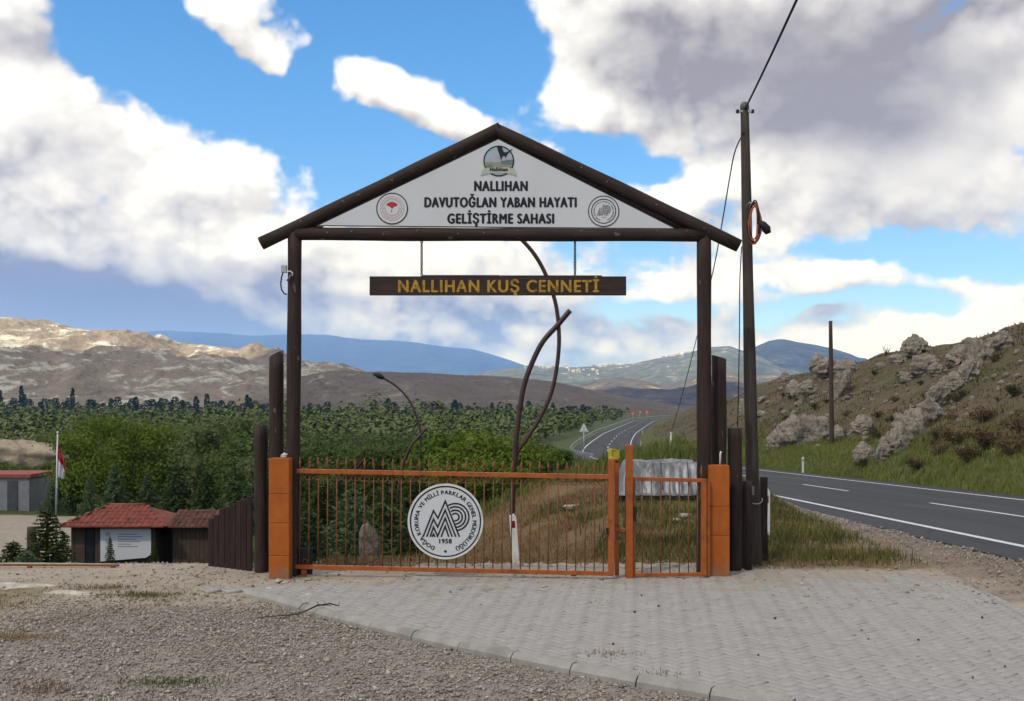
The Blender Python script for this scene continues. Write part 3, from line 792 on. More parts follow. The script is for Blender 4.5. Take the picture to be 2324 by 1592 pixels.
def park_logo(mb, cx, cz, R0, y, w=0.042):
    """the zigzag summit with the ringed disc; measured on a disc of radius 680"""
    q = lambda p: (cx + (p[0] - 893) / 680 * R0, cz - (p[1] - 805) / 680 * R0)
    for ln in ([(490, 1080), (678, 612), (757, 745), (890, 440), (1143, 1080)], [(556, 1080), (678, 760), (752, 905), (888, 600), (1078, 1080)],
               [(618, 1080), (678, 905), (752, 1068), (888, 745), (1015, 1080)], [(815, 1080), (888, 890), (952, 1080)], [(655, 1080), (679, 1030), (704, 1080)]):
        mb.stroke([q(p) for p in ln], w * R0, y)
    c = q((1070, 725))
    def right(x, z):
        a, b = q((905, 440)), q((1158, 1080))
        t = (a[1] - z) / (a[1] - b[1]); return x > a[0] + (b[0] - a[0]) * t
    for r in (66, 124, 184, 242):
        rr = r / 680 * R0; mb.ring(c[0], c[1], rr - w * R0 / 2, rr + w * R0 / 2, y, 90, keep=right)

# ------------------------------------------------------------------ portal
GY = 15.6                                    # distance of the portal
def G(u, v, dy=0.0): return P(u, v, GY + dy)
def log(name, a, b, r0, r1, parent, m=wood_dark, seg=14, n=14, slant=0.0):
    """a round log from a to b; its grain runs along its own Z"""
    a, b = Vector(a), Vector(b); L = (b - a).length; g = np.random.default_rng(int(abs(a.x * 131 + a.z * 71 + b.x * 17) * 10) % 99991)
    ph = g.random() * 9; pts, rad = [], []
    for i in range(seg + 1):
        t = i / seg
        pts.append((math.sin(t * 5 + ph) * 0.006, math.cos(t * 4 + ph * 2) * 0.006, t * L)); rad.append((r0 + (r1 - r0) * t) * (1 + 0.035 * math.sin(t * 17 + ph * 3)))
    mb = MB().tube(pts, rad, n)
    if slant:
        for i in range(len(mb.v)):
            x, y, z = mb.v[i]
            if z > L * 0.9: mb.v[i] = (x, y, z + x * slant)
    me = mb.mesh(name, m)
    o = obj(name, me, parent, a)
    o.rotation_euler = (b - a).to_track_quat('Z', 'Y').to_euler()
    return o
portal = thing('entrance_portal', 'tall dark log gateway with gabled white name board above the orange gate', 'gateway', (G(1130, 1305).x, GY, 0))
log('post', (G(664, 1300).x, GY, -0.3), (G(668, 525).x, GY, G(0, 527).z), 0.112, 0.104, portal)
log('post', (G(1598, 1300).x, GY, -0.3), (G(1597, 525).x, GY, G(0, 527).z), 0.112, 0.106, portal)
log('crossbeam', G(672, 530, -.02), G(1597, 535, -.02), 0.100, 0.098, portal, n=16)
apex = G(1129, 297, -.03)
log('rafter', G(592, 553, -.03), apex + Vector((0.05, 0, 0.025)), 0.098, 0.098, portal, n=16)
log('rafter', G(1677, 558, -.035), apex + Vector((-0.05, -.005, 0.025)), 0.098, 0.098, portal, n=16)
log('inner_rafter', G(700, 519, .03), G(1129, 312, .03), 0.07, 0.07, portal)
log('inner_rafter', G(1556, 524, .035), G(1129, 312, .035), 0.07, 0.07, portal)
bolt_me = MB().lathe([(.014, 0), (.014, .005), (.008, .010), (.002, .012)], n=8).mesh('bolt_head', plain('pale_bolt', (.14, .105, .08), .6, .4, 30, 0))
for u in (745, 800, 872, 948, 1040, 1098, 1175, 1262, 1318, 1395, 1490, 1556):
    q = G(u, 526 + random.uniform(0, 14), -.02); obj('bolt', bolt_me, portal, q + Vector((0, -.095, 0)), (R(90), 0, 0))
for t_ in (.18, .34, .52, .67, .83):
    for a_, b_ in ((G(592, 553, -.03), apex), (G(1677, 558, -.035), apex)):
        obj('bolt', bolt_me, portal, a_.lerp(b_, t_ + random.uniform(-.04, .04)) + Vector((0, -.093, random.uniform(-.02, .03))), (R(90), 0, 0))
pY = GY - 0.085
def Q(u, v): p = P(u, v, pY); return (p.x, p.z)
panel = MB().prism([Q(719, 514), Q(1534, 521), Q(1131, 317)][::-1], pY, pY + 0.02).obj('name_board', white_panel, portal)
edge = MB()
for a, b in ((Q(719, 512.5), Q(1534, 519.5)), (Q(1534, 519.5), Q(1131, 315)), (Q(1131, 315), Q(719, 512.5))): edge.stroke([a, b], 0.012, pY - 0.003)
edge.obj('edge_trim', ink, panel)
pxm = FPX / pY
lett = MB()
for body, cu, vb, wd, hh in (('NALLIHAN', 1137, 433.5, 122, 21.5), ('DAVUTOĞLAN YABAN HAYATI', 1136, 470.5, 346, 21.5), ('GELİŞTİRME SAHASI', 1136.5, 507.5, 243, 21.5)):
    lett = MB(); c = Q(cu, vb); text_into(lett, body, c[0], c[1], pY - 0.004, (wd - 3) / pxm, hh / pxm, 0.0, 0.0105)
    lett.obj('lettering', ink, panel)
pink = plain('pink_print', (0.42, 0.30, 0.29), 0.5, 0.05, 4, 0.0); red_p = plain('red_print', (0.40, 0.03, 0.035), 0.5, 0.1, 4, 0.0)
pale_p = plain('pale_print', (0.60, 0.58, 0.575), 0.5, 0.03, 4, 0.0); blue_p = plain('skyblue_print', (0.36, 0.41, 0.45), 0.5, 0.08, 12, 0.0)
green_p = plain('olive_print', (0.24, 0.27, 0.18), 0.5, 0.2, 20, 0.0); teal_p = plain('teal_print', (0.12, 0.17, 0.16), 0.5, 0.2, 20, 0.0); ribbon_p = plain('ribbon_print', (0.42, 0.43, 0.33), 0.5, 0.1, 20, 0.0)
mauve_p = plain('mauve_print', (0.38, 0.36, 0.40), 0.5, 0.1, 20, 0.0); grey_p = plain('grey_print', (0.13, 0.13, 0.14), 0.5, 0.1, 20, 0.0)
# red fan emblem in a ring of rays
c = Q(890, 474); r = 36 / pxm
e1 = MB().disc(c[0], c[1], r, pY - 0.004).obj('round_emblem', pale_p, panel); e1['label'] = 'round emblem with a red fan inside pink rays'
MB().ring(c[0], c[1], r * 0.93, r * 1.0, pY - 0.006).obj('emblem_ring', ink, panel)
mb = MB().ring(c[0], c[1], r * 0.73, r * 0.77, pY - 0.006).ring(c[0], c[1], r * 0.42, r * 0.47, pY - 0.006, a0=75, a1=285)
for k in range(16):
    a = 2 * math.pi * k / 16; s, q = math.sin(a), math.cos(a); mb.stroke([(c[0] + s * r * .50, c[1] + q * r * .50), (c[0] + s * r * .70, c[1] + q * r * .70)], r * 0.05, pY - 0.006)
    s, q = math.sin(a + .2), math.cos(a + .2); mb.stroke([(c[0] + s * r * .56, c[1] + q * r * .56), (c[0] + s * r * .64, c[1] + q * r * .64)], r * 0.09, pY - 0.006)
mb.obj('emblem_rays', pink, panel)
mb = MB().sheet([(c[0] + r * x, c[1] + r * z) for x, z in ((-.38, .26), (-.2, .38), (0, .43), (.2, .38), (.36, .26), (.30, .16), (.12, .10), (0, -.02), (-.12, .10), (-.30, .18))], pY - 0.006)
mb.obj('emblem_fan', red_p, panel)
MB().stroke([(c[0] - r * .03, c[1] - r * .22), (c[0] - r * .03, c[1] - r * .10)], r * .06, pY - .006).obj('emblem_mark', ink, panel)
# ringed park logo
c = Q(1370, 480); r = 35.5 / pxm
e2 = MB().disc(c[0], c[1], r, pY - 0.004).obj('round_emblem', pale_p, panel); e2['label'] = 'round emblem with a small grey summit logo inside two black rings'
MB().ring(c[0], c[1], r * .94, r, pY - .006).ring(c[0], c[1], r * .74, r * .80, pY - .006).obj('emblem_ring', ink, panel)
mb = MB(); park_logo(mb, c[0], c[1] + r * .02, r * .74, pY - .006, 0.05)
arc_text(mb, 'DOĞA KORUMA VE MİLLİ PARKLAR GENEL MÜDÜRLÜĞÜ', c[0], c[1], r * .57, 202, 519, r * .09, pY - .006); mb.obj('emblem_logo', grey_p, panel); mb = MB(); text_into(mb, '1958', c[0], c[1] - r * .44, pY - .006, height=r * .09)
mb.obj('emblem_year', grey_p, panel)
# bird over a lake with a ribbon
c = Q(1132, 366); r = 35 / pxm; y6 = pY - .006
def E(*pts): return [(c[0] + r * x, c[1] + r * z) for x, z in pts]
e3 = MB().disc(c[0], c[1], r * .96, pY - .004).obj('round_emblem', blue_p, panel); e3['label'] = 'round emblem of a dark bird above a lake with a pale ribbon'
MB().ring(c[0], c[1], r * .92, r, y6 - .001).obj('emblem_ring', ink, panel)
MB().sheet(E((-.9, .02), (-.5, .18), (-.28, .30), (-.1, .42), (.06, .22), (.3, .12), (.6, .22), (.9, .15), (.92, -.1), (-.9, -.1)), y6).obj('emblem_hills', mauve_p, panel)
MB().sheet(E((-.91, -.08), (.91, -.08), (.85, -.42), (-.85, -.42)), y6 - .0005).obj('emblem_lake', green_p, panel)
MB().sheet(E((.1, 0), (.92, .1), (.9, -.25), (.2, -.22)), y6 - .001).sheet(E((-.85, -.3), (-.5, -.2), (-.4, -.5), (-.75, -.5)), y6 - .001).obj('emblem_reeds', teal_p, panel)
MB().sheet(E((-.12, .92), (.2, .93), (.3, .62), (.42, .55), (.62, .62), (.78, .74), (.92, .80), (.80, .66), (.62, .50), (.52, .35), (.44, .18), (.36, .34), (.24, .28), (.14, .02), (.06, .35), (-.04, .62)), y6 - .002).obj('emblem_bird', ink, panel)
MB().sheet(E((-1.18, -.95), (-1.02, -.52), (-.6, -.42), (.6, -.42), (1.05, -.52), (1.2, -.98), (.55, -.80), (-.55, -.80)), y6 - .002).obj('emblem_ribbon', ribbon_p, panel)
mb = MB(); text_into(mb, 'Nallıhan', c[0], c[1] - r * .66, y6 - .004, r * 1.12, r * .24, 0.0, r * .02); mb.obj('ribbon_lettering', ink, panel)

# hanging board on two chains
hb = thing('hanging_sign', 'long dark wooden board with yellow letters hanging on two chains under the beam', 'sign', P(1130, 671, GY - .05))
hY = GY - 0.05
def hq(u, v): p = P(u, v, hY); return (p.x, p.z)
for i, (u0, u1, v0, v1) in enumerate(((839, 1421, 628, 671), (959, 1135, 625, 628), (1135.5, 1366, 625.6, 628))):
    a, b = P(u0, v1, hY), P(u1, v0, hY); L = (b.x - a.x); t_ = .022 - .002 * i
    o = obj('plank', MB().box((0, -t_, 0), (b.z - a.z, t_, L)).mesh('board_plank', wood_board), hb, a + Vector((0, 0, b.z - a.z)), (0, R(90), 0))
    bevel(o, .004, 1)
mb = MB(); c = hq(1131.5, 663.5); text_into(mb, 'NALLIHAN KUŞ CENNETİ', c[0], c[1], hY - .027, 453 / (FPX / hY), 26.5 / (FPX / hY), 0.0, .008)
mb.obj('lettering', yellow_letter, hb)
link = MB()
_n = 14
link.tube([(0.016 * math.cos(a), 0, 0.027 * math.sin(a)) for a in [2 * math.pi * i / _n for i in range(_n + 1)]], 0.0072, 6)
link_me = link.mesh('chain_link', dark_metal)
for u in (957, 1305):
    top, bot = P(u, 546, hY), P(u, 627, hY); n = 13
    ch = MB().tube([top + Vector((0, 0, .03)), top + Vector((0, 0, -.02))], .012, 8).obj('chain', dark_metal, hb, origin=top)
    for i in range(n):
        t = (i + .5) / n
        obj('chain_link', link_me, ch, top.lerp(bot, t), (0, R(random.uniform(-6, 6)), R(90 * (i % 2) + random.uniform(-15, 15) + 40)))

# log posts that step down on both sides
def side_post(u, vtop, w, dy, label, slant=0.0, vb=1300):
    p = P(u, vb, GY + dy); top = P(u, vtop, GY + dy); s = w / FPX * (GY + dy) / 2
    t = thing('log_post', label, 'post', (p.x, GY + dy, 0), 'stepped log posts flanking the gateway')
    log('trunk', (p.x, GY + dy, -.3), (top.x, GY + dy, top.z), s * 1.03, s * .97, t, slant=slant)
    return t
side_post(628, 803, 33, .22, 'tallest log post beside the left portal post, cut on a slant', -.5)
side_post(593, 965, 31, .32, 'middle log post left of the portal, about head high above the orange pillar')
bw = thing('board_wall', 'dark upright board wall falling away from the left log posts towards the hut', 'wall', (P(525, 1300, 16.1).x, 16.1, 0))
for k in range(8):
    u0 = 573 - 12.5 * k; vt = 1128 + 5.2 * k + (k > 5) * 10 + random.uniform(-2, 2); Yk = 16.0 + .07 * k
    a, b = P(u0 - 12.1, 1298, Yk), P(u0, vt, Yk); w = b.x - a.x
    me = MB().box((-w / 2, -.025, 0), (w / 2, .025, b.z + .25)).mesh('board', wood_dark); o = obj('board', me, bw, ((a.x + b.x) / 2, Yk, -.25), (0, 0, R(random.uniform(-3, 3)))); bevel(o, .008, 1)
side_post(1631, 811, 34, .24, 'tallest log post beside the right portal post, flat topped', .3)
side_post(1667, 972, 33, .34, 'middle log post between the right pillar and the utility pole')
side_post(1694, 1092, 26, .5, 'low log post tucked behind the utility pole foot')
side_post(1733, 1083, 19, 1.4, 'thin dark log post in the roadside grass beside the white marker', vb=1245)

# orange block pillars
def pillar(u0, u1, vt, vb, label, courses, Y):
    a, b = P(u0, vb, Y), P(u1, vt, Y); w = b.x - a.x; cx = (a.x + b.x) / 2; zt = b.z
    t = thing('gate_pillar', label, 'pillar', (cx, Y + w / 2, 0), 'orange gate pillars')
    zs = [-.25] + [P(0, v, Y).z for v in courses] + [zt]
    for i in range(len(zs) - 1):
        g = .004; j = random.uniform(-.002, .002)
        o = MB().box((cx - w / 2 + j, Y + j, zs[i] + (g if i else 0)), (cx + w / 2 + j, Y + w + j, zs[i + 1] - (0 if i == len(zs) - 2 else 0))).obj('block', orange, t)
        bevel(o, .007, 2)
    return t, cx, zt
pl, plx, plz = pillar(610, 656, 1041, 1312, 'orange painted block pillar at the hinge end of the wide gate', (1262, 1188, 1122), 15.25)
pr, prx, prz = pillar(1611, 1656, 1057, 1302, 'orange painted block pillar beside the small walk-through gate', (1216, 1150), 15.35)
bn = thing('bare_bulb_holder', 'crumpled white plastic lamp holder on top of an orange pillar', 'lamp', (plx + .05, 15.36, plz))
mb = MB()
ico = bmesh.new(); bmesh.ops.create_icosphere(ico, subdivisions=2, radius=.05)
for v in ico.verts: v.co *= 1 + random.uniform(-.3, .3)
mb.add([tuple(Vector((v.co.x, v.co.y, v.co.z * .8)) + Vector((plx + .05, 15.36, plz + .035))) for v in ico.verts], [tuple(v.index for v in f.verts) for f in ico.faces]); ico.free()
mb.obj('cover', white_paint, bn)
MB().tube([(plx + .05, 15.36, plz + .06), (plx + .07, 15.36, plz + .10), (plx + .02, 15.36, plz + .12)], .004, 5).obj('wire', black_rubber, bn)
an = thing('pipe_stub', 'thin white pipe stub sticking out of an orange pillar top', 'pipe', (prx + .03, 15.48, prz))
MB().tube([(prx + .03, 15.48, prz - .01), (prx + .035, 15.48, prz + .17), (prx + .045, 15.48, prz + .20)], .014, 8).obj('pipe', white_paint, an)

# ------------------------------------------------------------------ wide gate
g0, g1 = P(657, 1285, 15.55), P(1392, 1302, 15.12)
def gp(u, v):        # point on the leaning plane of the gate leaf
    Y = 15.55 + (15.12 - 15.55) * (u - 657) / (1392 - 657); return P(u, v, Y)
gate = thing('vehicle_gate', 'wide orange steel gate of thin spear-topped bars with round white emblem', 'gate', (gp(1020, 1300).x, 15.33, 0))
def topv(u): return 1069 + (1083 - 1069) * (u - 657) / (1392 - 657)
def botv(u): return 1286 + (1302 - 1286) * (u - 657) / (1392 - 657)
def rail(name, a, b, w, m=orange_steel, parent=gate):
    o = MB().bar(a, b, w).obj(name, m, parent); return bevel(o, .004, 1)
rail('top_rail', gp(657, topv(657)), gp(1392, topv(1392)), .066)
rail('bottom_rail', gp(652, botv(652)), gp(1392, botv(1392)), .062)
rail('end_upright', gp(1387, 1042), gp(1387, 1305), .085)
rail('hinge_upright', gp(660, topv(660)), gp(660, botv(660)), .045)
bl = (gp(700, botv(700)) - gp(700, topv(700))).length
bar_me = MB().tube([(0, 0, 0), (0, 0, 1.0)], .0088, 7).mesh('bar', bar_steel)
fin_me = MB().lathe([(.009, 0), (.011, .05), (.009, .055), (.020, .085), (.022, .095), (.012, .14), (.002, .185)], n=8).mesh('spear', bar_steel)
sc = []
for i in range(26):
    a = R(-90 + 15 * i); rr = .045 * (1 - .022 * i); sc.append((rr * math.cos(a), 0, rr * math.sin(a)))
scroll_me = MB().tube(sc, .0055, 5).mesh('scroll', bar_steel)
us = np.arange(681, 1378, 20.9)
for i, u in enumerate(us):
    a, b = gp(u, topv(u)), gp(u - 1.5, botv(u))
    o = obj('bar', bar_me, gate, b + Vector((0, .008, 0)), scale=(1, 1, a.z - b.z)); o.rotation_euler = (0, math.atan2(a.x - b.x, a.z - b.z), 0)
    obj('spear', fin_me, gate, a + Vector((0, .008, .028)), (0, R(random.uniform(-4, 4)), 0))
    if i < len(us) - 1:
        obj('scroll', scroll_me, gate, gp(u + 5.5, topv(u) + 15) + Vector((0, .008, 0)), (0, R(180), 0))
        obj('scroll', scroll_me, gate, gp(u + 15.5, topv(u) + 15) + Vector((0, .008, 0)), (0, R(180), R(180)))
        if i in (0, 2, 3, 6, 7, 8): obj('scroll', scroll_me, gate, gp(u + 10, botv(u) - 12) + Vector((0, .008, 0)))
MB().box(tuple(gp(655, 1290) + Vector((0, .04, -.10))), tuple(gp(707, 1246) + Vector((0, .09, 0)))).obj('motor_box', dark_metal, gate)
for u in (690, 1302): MB().box(tuple(gp(u - 6, 1308) + Vector((0, -.01, 0))), tuple(gp(u + 6, botv(u)) + Vector((0, .04, 0)))).obj('roller_bracket', orange_steel, gate)
MB().box(tuple(gp(1375, 1213) + Vector((0, -.07, 0))), tuple(gp(1380, 1197) + Vector((0, -.04, 0)))).obj('lock_plate', dark_metal, gate)
# round emblem
ec = gp(1011, 1184); eY = ec.y - .05; er = 86 / (FPX / eY); ecx, ecz = P(1011, 1184, eY).x, P(1011, 1184, eY).z
em = MB().prism([(ecx + er * math.sin(2 * math.pi * i / 72), ecz + er * math.cos(2 * math.pi * i / 72)) for i in range(72)][::-1], eY, eY + .012).obj('round_sign', white_panel, gate)
em['label'] = 'round white sign with a black summit logo, 1958 and circling letters'
MB().ring(ecx, ecz, er * .905, er * .94, eY - .004, 96).obj('sign_ring', ink, em)
MB().ring(ecx, ecz, er * .945, er * .998, eY - .003, 96).obj('sign_rim', white_paint, em)
mb = MB(); park_logo(mb, ecx, ecz, er, eY - .004); mb.obj('summit_logo', ink, em)
mb = MB(); arc_text(mb, 'DOĞA KORUMA VE MİLLİ PARKLAR GENEL MÜDÜRLÜĞÜ', ecx, ecz, er * .715, 202, 519.5, er * .105, eY - .004, 0.0)
mb.obj('lettering', ink, em); mb = MB()
text_into(mb, '1958', ecx, ecz - er * .575, eY - .004, er * .32, er * .115, 0.0, er * .008); mb.obj('year', ink, em)
MB().disc(ecx, ecz - er * .79, er * .035, eY - .004, 16).obj('dot', ink, em)

# catch frame and post between the two gates
cf = thing('gate_catch_post', 'orange steel catch frame and square post between the wide and the small gate', 'gate post', P(1412, 1310, 15.2))
def cpt(u, v, dy=0): return P(u, v, 15.22 + dy)
rail('back_upright', cpt(1400, 1045, .10), cpt(1400, 1306, .10), .06, parent=cf)
rail('frame_top', cpt(1381, 1046, .10), cpt(1403, 1046, .10), .06, parent=cf)
rail('latch_bar', cpt(1392, 1203, .03), cpt(1420, 1203, .03), .05, parent=cf)
rail('square_post', cpt(1428, 1010, .03), cpt(1428, 1322, .03), .10, parent=cf)
rail('rear_strip', cpt(1421, 1084, .16), cpt(1421, 1316, .16), .03, dark_metal, cf)
yel = plain('yellow_enamel', (0.42, 0.34, 0.03), .5, .12, 12, 0.0)
ys_ = thing('warning_plate', 'small bent yellow warning plate on top of the gate catch frame', 'sign', cpt(1393, 1042, .1))
a = cpt(1381, 1041, .1); b = cpt(1406, 1017, .1)
mb = MB(); nn = 6
for i in range(nn):
    for (x0, x1) in ((i / nn, (i + 1) / nn),):
        f0, f1 = a.x + (b.x - a.x) * x0, a.x + (b.x - a.x) * x1
        k0, k1 = .02 * math.sin(x0 * 3), .02 * math.sin(x1 * 3)
        z0, z1 = b.z - .03 * x0, b.z - .03 * x1
        mb.add([(f0, a.y - k0, a.z), (f1, a.y - k1, a.z), (f1, a.y - k1, z1), (f0, a.y - k0, z0), (f0, a.y - k0 + .004, a.z), (f1, a.y - k1 + .004, a.z), (f1, a.y - k1 + .004, z1), (f0, a.y - k0 + .004, z0)],
               [(0, 1, 2, 3), (7, 6, 5, 4), (3, 2, 6, 7), (0, 4, 5, 1)])
mb.obj('plate', yel, ys_)
m0 = (a + b) / 2; MB().sheet([(m0.x - .035, m0.z - .045), (m0.x - .02, m0.z - .045), (m0.x - .02, m0.z + .03), (m0.x + .03, m0.z + .025), (m0.x + .03, m0.z + .045), (m0.x - .035, m0.z + .05)], a.y - .028).obj('plate_mark', plain('ochre_mark', (.24, .15, .01), .5, .1, 8, 0), ys_)

# small gate
sg = thing('walk_through_gate', 'narrow orange steel gate of eight thin bars between square post and pillar', 'gate', P(1520, 1308, 15.3))
def sp(u, v): return P(u, v, 15.27)
rail('top_rail', sp(1436, 1087), sp(1604, 1091), .055, parent=sg); rail('bottom_rail', sp(1436, 1305), sp(1604, 1303), .05, parent=sg)
rail('hinge_upright', sp(1597, 1088), sp(1597, 1305), .075, parent=sg); rail('jamb', P(1607, 1090, 15.30), P(1607, 1308, 15.30), .05, parent=sg)
rail('lock_upright', sp(1439, 1087), sp(1439, 1305), .04, parent=sg)
for u in np.linspace(1459, 1585, 7):
    a, b = sp(u, 1089), sp(u - 1.5, 1304); obj('bar', bar_me, sg, b + Vector((0, .008, 0)), scale=(1, 1, a.z - b.z))
obj('spear', fin_me, sg, sp(1592, 1085)); MB().box(tuple(sp(1437, 1182) + Vector((0, -.05, 0))), tuple(sp(1443, 1150) + Vector((0, -.02, 0)))).obj('lock_case', dark_metal, sg)
# junction box and cable on the left post
jb = thing('junction_box', 'small grey junction box with looping cable on the left portal post', 'junction box', P(643, 628, GY - .12))
jY = GY - .10
o = MB().box(tuple(P(637.5, 619, jY)), tuple(P(650, 602, jY) + Vector((0, .06, 0)))).obj('box', plain('grey_plastic', (.36, .37, .36), .5, .05, 5, 0), jb); bevel(o, .006, 2)
MB().tube([P(u, v, jY) for u, v in ((642, 619), (639, 630), (637, 645), (639, 658), (645, 667), (651, 669))], .011, 7).obj('cable', black_rubber, jb)
MB().tube([P(u, v, jY - .02) for u, v in ((651, 617), (659, 616), (664, 620), (663, 627))], .010, 7).obj('clip', white_paint, jb)
MB().tube([P(u, v, jY - .02) for u, v in ((660, 624), (656, 632), (651, 638))], .014, 7).obj('lead', plain('grey_lead', (.12, .12, .12), .5, .1, 5, 0), jb)

# ------------------------------------------------------------------ forecourt: kerb, pavers, gravel
KERB = [(-3.75, 14.15), (-3.33, 13.86), (-2.16, 12.50), (-.756, 11.15), (.577, 10.02), (1.51, 9.34), (2.3, 8.82), (3.2, 8.3), (4.4, 7.7), (6.2, 6.9)]
kx = np.array([p[0] for p in KERB]); ky = np.array([p[1] for p in KERB])
ks = np.concatenate([[0], np.cumsum(np.hypot(np.diff(kx), np.diff(ky)))])
def kpt(s): return np.interp(s, ks, kx), np.interp(s, ks, ky)
_fs = np.linspace(0, ks[-1], 400); _fx, _fy = kpt(_fs)
_fx = np.convolve(np.pad(_fx, 20, mode='edge'), np.ones(41) / 41, 'valid'); _fy = np.convolve(np.pad(_fy, 20, mode='edge'), np.ones(41) / 41, 'valid')
def ksm(s): return Vector((np.interp(s, _fs, _fx), np.interp(s, _fs, _fy), 0))
def kerb_y(x): return np.interp(x, _fx, _fy)
kerb = thing('kerb', 'pale concrete kerb curving between the gravel and the block paving', 'kerb', tuple(ksm(ks[-1] / 2)))
s = 0.25; L = 0.72
while s + L < ks[-1] - .2:
    a, b = ksm(s + .006), ksm(s + L - .006); t = (b - a).normalized(); n = Vector((-t.y, t.x, 0))   # n points to the paving
    mb = MB(); z1 = .085 + random.uniform(-.006, .006); tilt = random.uniform(-.012, .012)
    prof = [(-.075, -.15), (-.075, z1 - .05), (-.035, z1 - .004), (-.02, z1), (.055, z1 + tilt * .3), (.065, z1 - .02), (.065, -.15)]
    for p in (a, (a + b) / 2, b):
        off = random.uniform(-.004, .004)
        mb.v += [tuple(p + n * (q + off) + Vector((0, 0, zz))) for q, zz in prof]
    m = len(prof)
    for i in range(2): mb.f += [(i * m + k, i * m + k + 1, (i + 1) * m + k + 1, (i + 1) * m + k) for k in range(m - 1)]
    mb.f += [tuple(range(m)), tuple(range(3 * m - 1, 2 * m - 1, -1))]; mb.sm = [False] * len(mb.f)
    mb.obj('kerb_stone', concrete, kerb)
    s += L
# interlocking pavers, laid in a herringbone
def paver_fn(nt, b, pos, ob):
    info = X(nt, nt.nodes.new('ShaderNodeObjectInfo').outputs['Random'])
    at = X(nt, xnode(nt, 'ShaderNodeAttribute', attribute_name='tone').outputs['Fac'])
    n = xnoise(nt, pos, 0.55, 6, 0.65); g = xnoise(nt, pos, 60.0, 4, 0.7); d = xnoise(nt, pos, 2.2, 6, 0.7)
    c = xmix(nt, at, (0.312, 0.290, 0.263), (0.362, 0.337, 0.308))
    c = xmix(nt, n.sm(0.45, 0.65) * 0.5, c, (0.375, 0.335, 0.308))
    c = xmix(nt, g.lin(.35, .65) * .35, c, (0.20, 0.19, 0.18))
    y = xsep(nt, pos)[1]
    sand = (d + (y - 13.8) * 0.125).sm(0.56, 0.70)
    c = xmix(nt, sand * .75, c, (0.30, 0.25, 0.19))
    c = xmix(nt, xnoise(nt, pos, 1.1, 5, .7).sm(.62, .70) * .5, c, (0.15, 0.135, 0.12))
    setc(nt, b, c); bump(nt, b, g, .4, .006)
paver_m = mat('paver', paver_fn, .92, spec=.15)
PW, PL, JT = .105, .21, .007
def paver_cells():
    cells = []; ang = R(38); ca, sa = math.cos(ang), math.sin(ang)
    for i in range(-150, 150):
        for j in range(-150, 150):
            # herringbone: a pair of bricks per cell
            for k in range(2):
                if k == 0: cx, cy, rot = i * PW + 0, j * PW * 4 + i * PW, 0
                cx = (i + .0) * PW; cy = (4 * j + i) * PW
                if k == 0: px, py, rot = cx + PW, cy + PW / 2, 0.0            # lies along x: spans 2 cells
                else: px, py, rot = cx + PW / 2, cy + PW * 2, R(90)          # stands along y
                x, y = px * ca - py * sa + 2.5, px * sa + py * ca + 12.0
                if 5.2 < y < 17.35 and -4.4 < x < 13.2: cells.append((x, y, rot + ang))
    return cells
cells = paver_cells()
cells = [c for c in cells if c[1] > kerb_y(c[0]) + .16 + (0 if c[0] > -4.3 else 9)]
def edge_ok(x, y):
    n = float(fbm(np.array(x * .8), np.array(y * .8), 3))
    if x > road_left(y) - 1.9 + n * .25: return False
    if x < -1.5 and y > 14.7 + n * 1.0 + (x + 1.5) * .12: return False          # earth has crept over the stones by the left pillar
    if 3.6 < x < 7.6 + n * .4 and y > 15.9 + n * .5 + (x - 3.6) * .10: return False     # the grass corner by the pole
    if y > 16.6: return False
    return True
cells = [c for c in cells if edge_ok(c[0], c[1])]
cells.sort(key=lambda c: math.hypot(c[0], c[1]))
paving = obj('forecourt_paving', MB().add([(-4.4, 15.2, -.02), (-2.9, 13.7, -.02), (.6, 10.2, -.02), (3, 8.6, -.02), (8.5, 6, -.02), (8.5, 14, -.02), (6.5, 16.6, -.02), (-1.5, 16.6, -.02)], [(0, 1, 2, 3, 4, 5, 6, 7)]).mesh('forecourt_paving', plain('joint_sand', (.25, .215, .175), .95, .2, 30, .3, 80)))
tag(paving, kind='structure')
def in_view(c): return abs(c[0] / c[1]) < .475 and c[1] > 9.0
near = [c for c in cells if in_view(c)][:300]; ns = set(near); rest = [c for c in cells if c not in ns]
def paver_shape(v0=.0):
    l, w, h, b = PL / 2 - JT / 2, PW / 2 - JT / 2, .03, .006
    v = [(-l, -w, -h), (l, -w, -h), (l, w, -h), (-l, w, -h), (-l, -w, -b), (l, -w, -b), (l, w, -b), (-l, w, -b), (-l + b, -w + b, 0), (l - b, -w + b, 0), (l - b, w - b, 0), (-l + b, w - b, 0)]
    f = [(0, 1, 5, 4), (1, 2, 6, 5), (2, 3, 7, 6), (3, 0, 4, 7), (4, 5, 9, 8), (5, 6, 10, 9), (6, 7, 11, 10), (7, 4, 8, 11), (8, 9, 10, 11)]
    return np.array(v), np.array(f)
pv, pf = paver_shape()
pmes = []
for k in range(6):
    me = npmesh('paver', pv, pf, paver_m); a = me.attributes.new('tone', 'FLOAT', 'POINT'); a.data.foreach_set('value', np.full(len(pv), (k + .5) / 6, np.float32)); pmes.append(me)
def pz(): return .018 + random.gauss(0, .0022)
for (x, y, r) in near:
    obj('paver', random.choice(pmes), paving, (x, y, pz()), (random.gauss(0, .012), random.gauss(0, .012), r + random.gauss(0, .012)))
V, F, T = [], [], []
